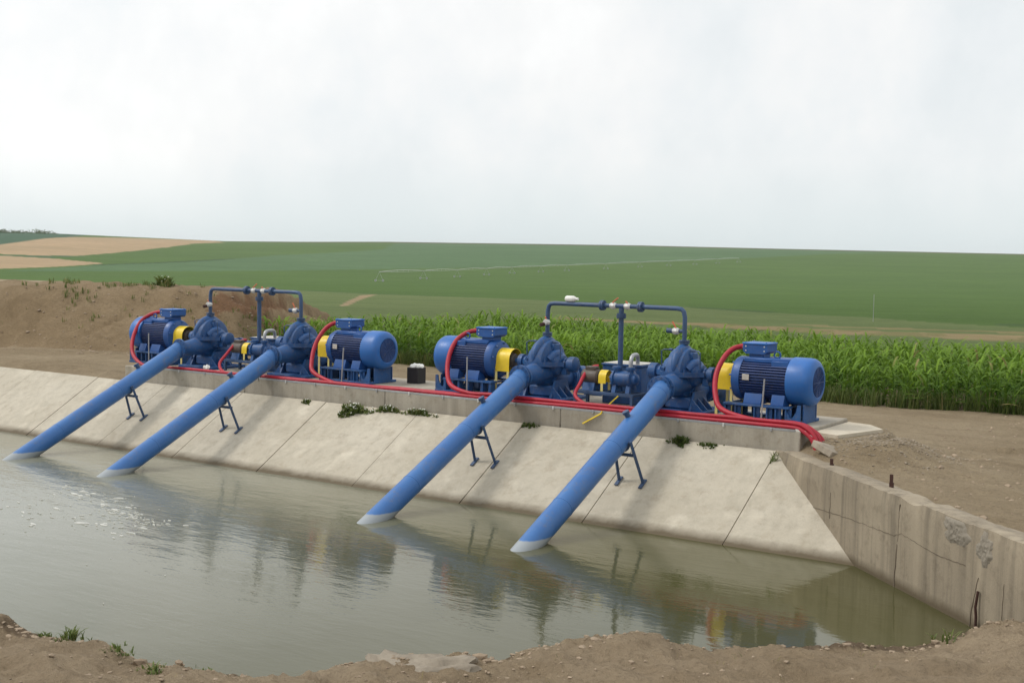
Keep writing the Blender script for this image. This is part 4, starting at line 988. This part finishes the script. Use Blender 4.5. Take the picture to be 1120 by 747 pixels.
# dry stems and shoots on the near bank
n = 520; x = rng.uniform(6,19,n); y = rng.uniform(-13,-2,n); s = sdist(x,y,SHORE); m = (s > 0.1) & (s < 7) & (vnoise(x*0.9,y*0.9,8) > -0.05)
grass_patch('dry_stems', pts(x[m],y[m]), 0.015, 0.07, 3, 0.003, 'short dry stems and shoots sticking out of the near bank', 'dry grass', 0.75, 1.4)

def weed(name, loc, nleaf, rx, ry, h, label, cat='weed', flowers=0, slope=False, seed=1, group=None, lw=0.016, lo=0.1, hi=0.9):
    t = empty(name, loc, label, cat, group)
    a = rng.uniform(0,2*np.pi,nleaf); rr = np.sqrt(rng.uniform(0,1,nleaf))*(0.8+0.5*np.sin(a*3+seed))
    x = rx*rr*np.cos(a); y = ry*rr*np.sin(a); z = (y*0.6016 if slope else 0*y)-0.005
    n = nleaf*4; B = np.repeat(np.stack([x,y,z],-1),4,0)+rng.normal(0,0.01,(n,3))*np.array([1,1,0])
    hh = np.repeat(h*(1.1-0.6*rr),4)*rng.uniform(0.4,1.2,n)
    V, F = blades(n, B, hh, hh*rng.uniform(0.3,1.2,n), np.full(n,lw)*rng.uniform(0.6,1.4,n), 0.7, 3)
    o = fast_mesh('foliage', V, F, M['grass'], tones(n, 8, lo, hi, 0.05)); o.parent = t
    if flowers:
        fm = None
        for k in range(flowers):
            j = random.randrange(nleaf); px, py, pz = x[j],y[j],z[j]+h*random.uniform(0.5,1.1)*(1.1-0.5*rr[j])
            
            if fm is None:
                b = MB(); b.lathe((0,0,0),(0.1,-0.4,1),[(-0.012,0.005),(0.0,0.017),(0.006,0.010)],7); fo = b.build('flower', M['flower'], t); fm = fo
            else: fo = fm.copy(); col.objects.link(fo); fo.parent = t
            fo.location = (px,py,pz); fo.rotation_euler = (random.uniform(-.4,.4),random.uniform(-.4,.4),random.uniform(0,6)); fo.scale = [random.uniform(0.6,1.2)]*3
    return t
FG = 'flowering weeds at the plinth foot'
def on_slope(x, y): return (x, y, y*0.6016+0.002)
weed('flowering_weed', on_slope(5.02,1.60), 150, 0.38, 0.15, 0.13, 'biggest patch of white-flowered weed at the plinth foot below the black bin', 'weed', 46, True, 1)
weed('flowering_weed', on_slope(5.75,1.70), 70, 0.30, 0.06, 0.10, 'middle narrow patch of white-flowered weed along the plinth foot', 'weed', 22, True, 2)
weed('flowering_weed', on_slope(6.45,1.70), 70, 0.36, 0.06, 0.10, 'right-hand narrow patch of white-flowered weed just left of the third pipe', 'weed', 26, True, 3)
weed('flowering_weed', on_slope(3.78,1.68), 40, 0.14, 0.06, 0.07, 'small sparse weed patch on the slope under the second motor', 'weed', 6, True, 4)
weed('weed_tuft', on_slope(11.50,1.69), 60, 0.20, 0.07, 0.13, 'dark green weed tuft at the plinth foot right of the nearest pipe', 'weed', 0, True, 5, None, 0.012, 0.0, 0.4)
weed('weed_tuft', on_slope(11.95,1.70), 40, 0.30, 0.05, 0.06, 'low creeping weed at the plinth foot under the rightmost motor', 'weed', 2, True, 6, None, 0.010, 0.0, 0.4)
weed('weed_tuft', on_slope(8.75,1.70), 30, 0.22, 0.05, 0.08, 'small weed tuft at the plinth foot between the third pipe and the tank', 'weed', 0, True, 7, None, 0.011, 0.0, 0.5)
weed('weed_tuft', on_slope(13.06,1.60), 14, 0.06, 0.12, 0.10, 'thin weed where the slope meets the retaining wall top', 'weed', 0, True, 8, None, 0.008)
for k,(x,y,nl,r_,h,lab) in enumerate(((10.62,-8.40,26,0.16,0.13,'leafy green weed on the near bank edge at the left, the tallest there'),(10.05,-8.28,16,0.14,0.09,'small green weed on the near bank edge at the far left of the picture'),(11.28,-8.38,18,0.15,0.09,'green weed on the near bank edge just right of the tallest one'),
        (12.0,-8.62,20,0.12,0.07,'yellowish low weed on the near bank a little back from its edge'),(12.28,-8.30,12,0.10,0.06,'tiny weed on the near bank edge left of the broken block'),(16.9,-3.35,10,0.14,0.14,'dry thin weed on the near bank edge by the wall foot'))):
    weed('bank_weed', (x,y,ground_z(x,y)-0.01), nl, r_, r_, h, lab, 'weed', 0, False, k, None, 0.010, 0.2, 1.0)
weed('bank_bush', (-9.35,9.35,ground_z(-9.35,9.35)-0.03), 80, 0.32, 0.28, 0.36, 'taller pale green weed on top of the earth bank left of the riser pipe', 'weed', 5, False, 3, None, 0.03)

# stones and clods
def stones(name, P, S, mat, label, cat):
    bm = bmesh.new(); bmesh.ops.create_icosphere(bm, subdivisions=1, radius=1); bm.verts.index_update()
    v0 = np.array([v.co[:] for v in bm.verts]); f0 = np.array([[v.index for v in f.verts] for f in bm.faces]); bm.free()
    n = len(P); nv = len(v0)
    sc_ = S[:,None]*rng.uniform(0.6,1.3,(n,3))*np.array([1,1,0.6]); a = rng.uniform(0,6.28,n)
    V = v0[None]*(1+rng.uniform(-0.28,0.28,(n,nv,1)))*sc_[:,None,:]
    x = V[...,0]*np.cos(a)[:,None]-V[...,1]*np.sin(a)[:,None]; y = V[...,0]*np.sin(a)[:,None]+V[...,1]*np.cos(a)[:,None]
    V = np.stack([x,y,V[...,2]],-1)+P[:,None,:]
    F = (f0[None]+(np.arange(n)*nv)[:,None,None]).reshape(-1,3)
    o = fast_mesh(name, V.reshape(-1,3), F, mat); return tag(o, label, cat, kind='stuff')
n = 11000; x = rng.uniform(5,19.5,n); y = rng.uniform(-14,-1.5,n); s = sdist(x,y,SHORE); m = (s > 0.0) & (s < 8.5) & (vnoise(x*0.8,y*0.8,18)+rng.uniform(-.4,.4,n) > -0.1)
stones('soil_clods', pts(x[m],y[m],0.0), np.clip(rng.lognormal(-4.7,0.6,m.sum()),0.004,0.026), M['clod'], 'small clods and stones strewn over the near earth bank', 'clods')
t = rng.uniform(0,1,700); k = rng.integers(3,len(SHORE)-2,700)
x = SHORE[k,0]+(SHORE[k+1,0]-SHORE[k,0])*t+rng.normal(0.03,0.10,700); y = SHORE[k,1]+(SHORE[k+1,1]-SHORE[k,1])*t+rng.normal(-0.06,0.10,700)
stones('shore_rubble', pts(x,y,0.0), np.clip(rng.lognormal(-4.15,0.5,700),0.008,0.06), M['clod'], 'pale rubble along the near edge of the water', 'rubble')
n = 2600; x = rng.uniform(13,24,n); y = rng.uniform(-4,8.3,n); wv = (x-WALL_P[0])*WALL_N[0]+(y-WALL_P[1])*WALL_N[1]; m = (wv > 0.4) & ((y < 1.5)|(x > 14.4))
stones('yard_clods', pts(x[m],y[m],0.0), np.clip(rng.lognormal(-4.3,0.6,m.sum()),0.006,0.07), M['clod'], 'clods and stones scattered on the bare earth behind the wall', 'clods')
n = 2200; x = rng.normal(14.3,0.5,n); y = rng.normal(2.3,0.6,n); wv = (x-WALL_P[0])*WALL_N[0]+(y-WALL_P[1])*WALL_N[1]; m = (wv > 0.5) & ((x > 14.0)|(y < 2.3))
stones('gravel_heap', pts(x[m],y[m],0.0), np.clip(rng.lognormal(-4.5,0.45,m.sum()),0.005,0.03), M['gravel'], 'low heap of grey gravel beside the pale slab', 'gravel')
n = 600; k = rng.integers(1,len(BANK)-2,n); t = rng.uniform(0,1,n); o_ = rng.uniform(-1.2,2.8,n)
x = BANK[k,0]+(BANK[k+1,0]-BANK[k,0])*t-0.55*o_; y = BANK[k,1]+(BANK[k+1,1]-BANK[k,1])*t+0.83*o_
stones('bank_clods', pts(x,y,0.0), np.clip(rng.lognormal(-3.8,0.5,n),0.01,0.09), M['clod'], 'clods lying on and below the earth bank', 'clods')

# foam flecks drifting on the water at the left
def foam():
    VV, FF = [], []; o = 0
    segs = [((3.2,-3.0),(5.6,-3.55),0.36,60),((4.9,-3.6),(6.3,-3.9),0.22,60),((3.5,-4.4),(6.6,-4.3),0.5,60),((4.5,-6.3),(9.3,-5.6),1.1,5),((7,-7.6),(11,-6.6),0.7,2),((0,-4),(4,-6),1.0,24)]
    for (x0,y0),(x1,y1),sd,cnt in segs:
        for _ in range(cnt):
            t = random.random(); cx = x0+(x1-x0)*t+random.gauss(0,sd); cy = y0+(y1-y0)*t+random.gauss(0,sd*0.5)
            if cy > -0.6 or float(sdist(np.array([cx]),np.array([cy]),SHORE)[0]) > -0.5: continue
            r = min(0.035,random.lognormvariate(-4.7,0.5)); n = 8; el = random.uniform(2.0,5.5); a = random.uniform(-0.4,0.5)
            top = []; bot = []
            for k in range(n):
                q = 2*math.pi*k/n; rr = r*random.uniform(0.6,1.2); px, py = rr*el*math.cos(q), rr*math.sin(q)
                px, py = px*math.cos(a)-py*math.sin(a), px*math.sin(a)+py*math.cos(a); bot.append((cx+px,cy+py,0.001)); top.append((cx+px*0.7,cy+py*0.7,0.012))
            VV += bot+top; FF += [(o+k,o+(k+1)%n,o+n+(k+1)%n,o+n+k) for k in range(n)]; FF.append(tuple(o+n+k for k in range(n))); o += 2*n
    b = MB(); b.add(VV, FF); ob = b.build('foam', M['foam'], smooth=True); tag(ob, 'white foam flecks drifting on the water below the left pipes', 'foam', kind='stuff')
foam()

# ------------------------------------------------------------------ far fields: irrigation machine, post, hedge
RIG = [(-191.8,231.6),(-237.7,325.5),(-259.2,389.5),(-271.1,448.7),(-282.4,534.9),(-288.4,608),(-292,673)]
t = empty('irrigation_machine', (RIG[0][0],RIG[0][1],ground_z(*RIG[0])), 'long pale wheeled irrigation machine stretching across the far green field', 'irrigation')
o0 = Vector(t.location)
P = [Vector((x,y,ground_z(x,y)))-o0 for x,y in RIG]; Q = []
for a, c in zip(P[:-1],P[1:]):
    nseg = 2
    for k in range(nseg): Q.append(a+(c-a)*k/nseg)
Q.append(P[-1])
b = MB()
for a, c in zip(Q[:-1],Q[1:]):
    up = [a+(c-a)*k/8+Vector((0,0,2.7+0.35*math.sin(math.pi*k/8))) for k in range(9)]
    b.tube(up,0.08,6); lo = [p-Vector((0,0,0.5*math.sin(math.pi*k/8)+0.0)) for k, p in enumerate(up)]; b.tube(lo,0.04,4)
    for k in range(1,8): b.tube([up[k],lo[k]],0.03,4)
b.build('spray_span', M['white_metal'], t)
for p in Q:
    b = MB(); d = Vector((0.9,0.4,0)).normalized()
    b.tube([p+Vector((0,0,2.7)),p+d*1.0+Vector((0,0,0.5))],0.03,5); b.tube([p+Vector((0,0,2.7)),p-d*1.0+Vector((0,0,0.5))],0.03,5); b.tube([p+d*1.0+Vector((0,0,0.5)),p-d*1.0+Vector((0,0,0.5))],0.03,5)
    for s in (-1,1): b.lathe(p+d*1.0*s+Vector((0,0,0.5))-Vector((-d.y,d.x,0))*0.12,(-d.y,d.x,0),[(0,0.3),(0.15,0.3)],12)
    b.build('tower', M['galv'], t)
b = MB(); b.tube([(0,0,-0.5),(0,0,1.15)],[0.011,0.010],8); b.lathe((0,0,1.15),(0,0,1),[(0,0.014),(0.03,0.014)],8)
tag(b.build('field_post', M['galv'], None, (2.11,38.39,ground_z(2.11,38.39))), 'thin grey post standing at the edge of the green field', 'post')
# hedge bushes on the skyline at the far left
V, F, T = [], [], []; o = 0
for k in range(46):
    px = random.uniform(-60,60); az = math.atan((px-560)/1371.66)+FWD_AZ; D = random.uniform(1262,1290); x, y = CAM[0]+D*math.sin(az), CAM[1]+D*math.cos(az)
    s = random.uniform(0.6,1.7); n = 60; c = rng.normal(0,1,(n,3))*np.array([s*1.6,s*1.6,s*0.7])+np.array([x,y,ground_z(x,y)+s*0.6])
    v, f = blades(n, c, np.full(n,s*0.6), np.full(n,s*0.5), np.full(n,s*0.35), 0.5, 2); V.append(v); F.append(f+o); o += len(v); T.append(tones(n,6,0,0.25,0))
tag(fast_mesh('skyline_hedge', np.concatenate(V), np.concatenate(F), M['grass'], np.concatenate(T)), 'row of dark bushes on the skyline at the far left', 'hedge', kind='stuff')

# ------------------------------------------------------------------ air
def haze():
    b = MB(); b.box(-2400,2400,-2400,2400,-9.5,26,0)
    m = bpy.data.materials.new('thin_haze'); m.use_nodes = True; nt = m.node_tree; nt.nodes.remove(nt.nodes['Principled BSDF'])
    v = nt.nodes.new('ShaderNodeVolumePrincipled'); v.inputs['Color'].default_value = (0.88,0.92,0.93,1); v.inputs['Density'].default_value = HAZE
    nt.links.new(v.outputs[0], nt.nodes['Material Output'].inputs['Volume'])
    tag(b.build('haze', m, smooth=False), 'thin pale haze over the far fields', 'haze', kind='stuff')
HAZE = 0.0001
if HAZE: haze()

# ------------------------------------------------------------------ sky, sun, camera
SUN_EL, SUN_AZ = R(48), R(-118)            # azimuth from +y towards +x
wd = bpy.data.worlds.new('World'); sc.world = wd; wd.use_nodes = True
nt = wd.node_tree; no = nt.nodes; li = nt.links
sky = no.new('ShaderNodeTexSky'); sky.sky_type = 'NISHITA'; sky.sun_disc = False; sky.sun_elevation = SUN_EL; sky.sun_rotation = SUN_AZ
bg = no['Background']; li.new(sky.outputs[0], bg.inputs['Color']); bg.inputs['Strength'].default_value = 0.10
tc = no.new('ShaderNodeTexCoord').outputs['Generated']
sp = no.new('ShaderNodeSeparateXYZ'); li.new(tc, sp.inputs[0])
n1 = noise(no, li, tc, 4.6, 10, 0.60, (1.15,1.15,0.8)); n2 = noise(no, li, tc, 1.7, 4, 0.55, (1,1,1.6)); n3 = noise(no, li, tc, 11.0, 8, 0.62, (1,1,1.1))
dt = no.new('ShaderNodeVectorMath'); dt.operation = 'DOT_PRODUCT'; li.new(tc, dt.inputs[0])
dt.inputs[1].default_value = (math.sin(SUN_AZ)*math.cos(SUN_EL), math.cos(SUN_AZ)*math.cos(SUN_EL), math.sin(SUN_EL))
gl = maprange(no, li, dt.outputs['Value'], 0.0, 1.0, 0.0, 1.0)
f = math_(no, li, 'ADD', math_(no, li, 'MULTIPLY', n1, 0.9), math_(no, li, 'ADD', math_(no, li, 'MULTIPLY', n2, 0.6), math_(no, li, 'MULTIPLY', n3, 0.28)))
f = math_(no, li, 'ADD', f, math_(no, li, 'MULTIPLY', math_(no, li, 'SUBTRACT', gl, 0.2), 0.10))
f = maprange(no, li, f, 0.69, 1.12, 0.0, 1.0)
cl = ramp(no, li, f, [(0.10,(0.86,0.898,0.912)),(0.33,(0.915,0.942,0.95)),(0.48,(0.955,0.968,0.968)),(0.62,(0.99,0.994,0.986)),(0.85,(1.05,1.05,1.04))])
hz = maprange(no, li, sp.outputs['Z'], 0.015, 0.075, 1.0, 0.0)
cl = mixc(no, li, math_(no, li, 'MULTIPLY', hz, 0.8), cl, (0.77,0.855,0.875))
st = math_(no, li, 'ADD', 1.0, math_(no, li, 'MULTIPLY', math_(no, li, 'POWER', gl, 2.0), 0.30))
b2 = no.new('ShaderNodeBackground'); li.new(cl, b2.inputs['Color']); li.new(st, b2.inputs['Strength'])
mx = no.new('ShaderNodeMixShader'); mx.inputs[0].default_value = 0.93
li.new(bg.outputs[0], mx.inputs[1]); li.new(b2.outputs[0], mx.inputs[2]); li.new(mx.outputs[0], no['World Output'].inputs['Surface'])

sd = bpy.data.lights.new('sun','SUN'); sd.energy = 1.45; sd.angle = R(11); sd.color = (1.0,0.955,0.89)
so = bpy.data.objects.new('sun', sd); col.objects.link(so)
so.rotation_euler = Vector((math.sin(SUN_AZ)*math.cos(SUN_EL), math.cos(SUN_AZ)*math.cos(SUN_EL), math.sin(SUN_EL))).to_track_quat('Z','Y').to_euler()

cd = bpy.data.cameras.new('camera'); co = bpy.data.objects.new('camera', cd); col.objects.link(co)
cd.sensor_width = 36; cd.lens = 1371.66/1120*36; cd.clip_end = 6000; cd.clip_start = 0.1
pitch, roll = R(3.998), R(0.924)
fw = Vector((math.sin(FWD_AZ)*math.cos(pitch), math.cos(FWD_AZ)*math.cos(pitch), -math.sin(pitch)))
r0 = Vector((math.cos(FWD_AZ), -math.sin(FWD_AZ), 0)); u0 = r0.cross(fw)
rr = r0*math.cos(roll)+u0*math.sin(roll); uu = -r0*math.sin(roll)+u0*math.cos(roll)
co.matrix_world = Matrix(((rr.x,uu.x,-fw.x,CAM[0]),(rr.y,uu.y,-fw.y,CAM[1]),(rr.z,uu.z,-fw.z,CAM[2]),(0,0,0,1)))
sc.camera = co
sc.render.engine = 'CYCLES'
sc.cycles.use_denoising = True; sc.cycles.max_bounces = 6; sc.cycles.diffuse_bounces = 3; sc.cycles.glossy_bounces = 3; sc.cycles.volume_bounces = 0; sc.cycles.transparent_max_bounces = 6
sc.cycles.sample_clamp_indirect = 6
vs = sc.view_settings; vs.view_transform = 'Standard'; vs.look = 'None'; vs.gamma = 1; vs.use_curve_mapping = False; vs.exposure = 0.0
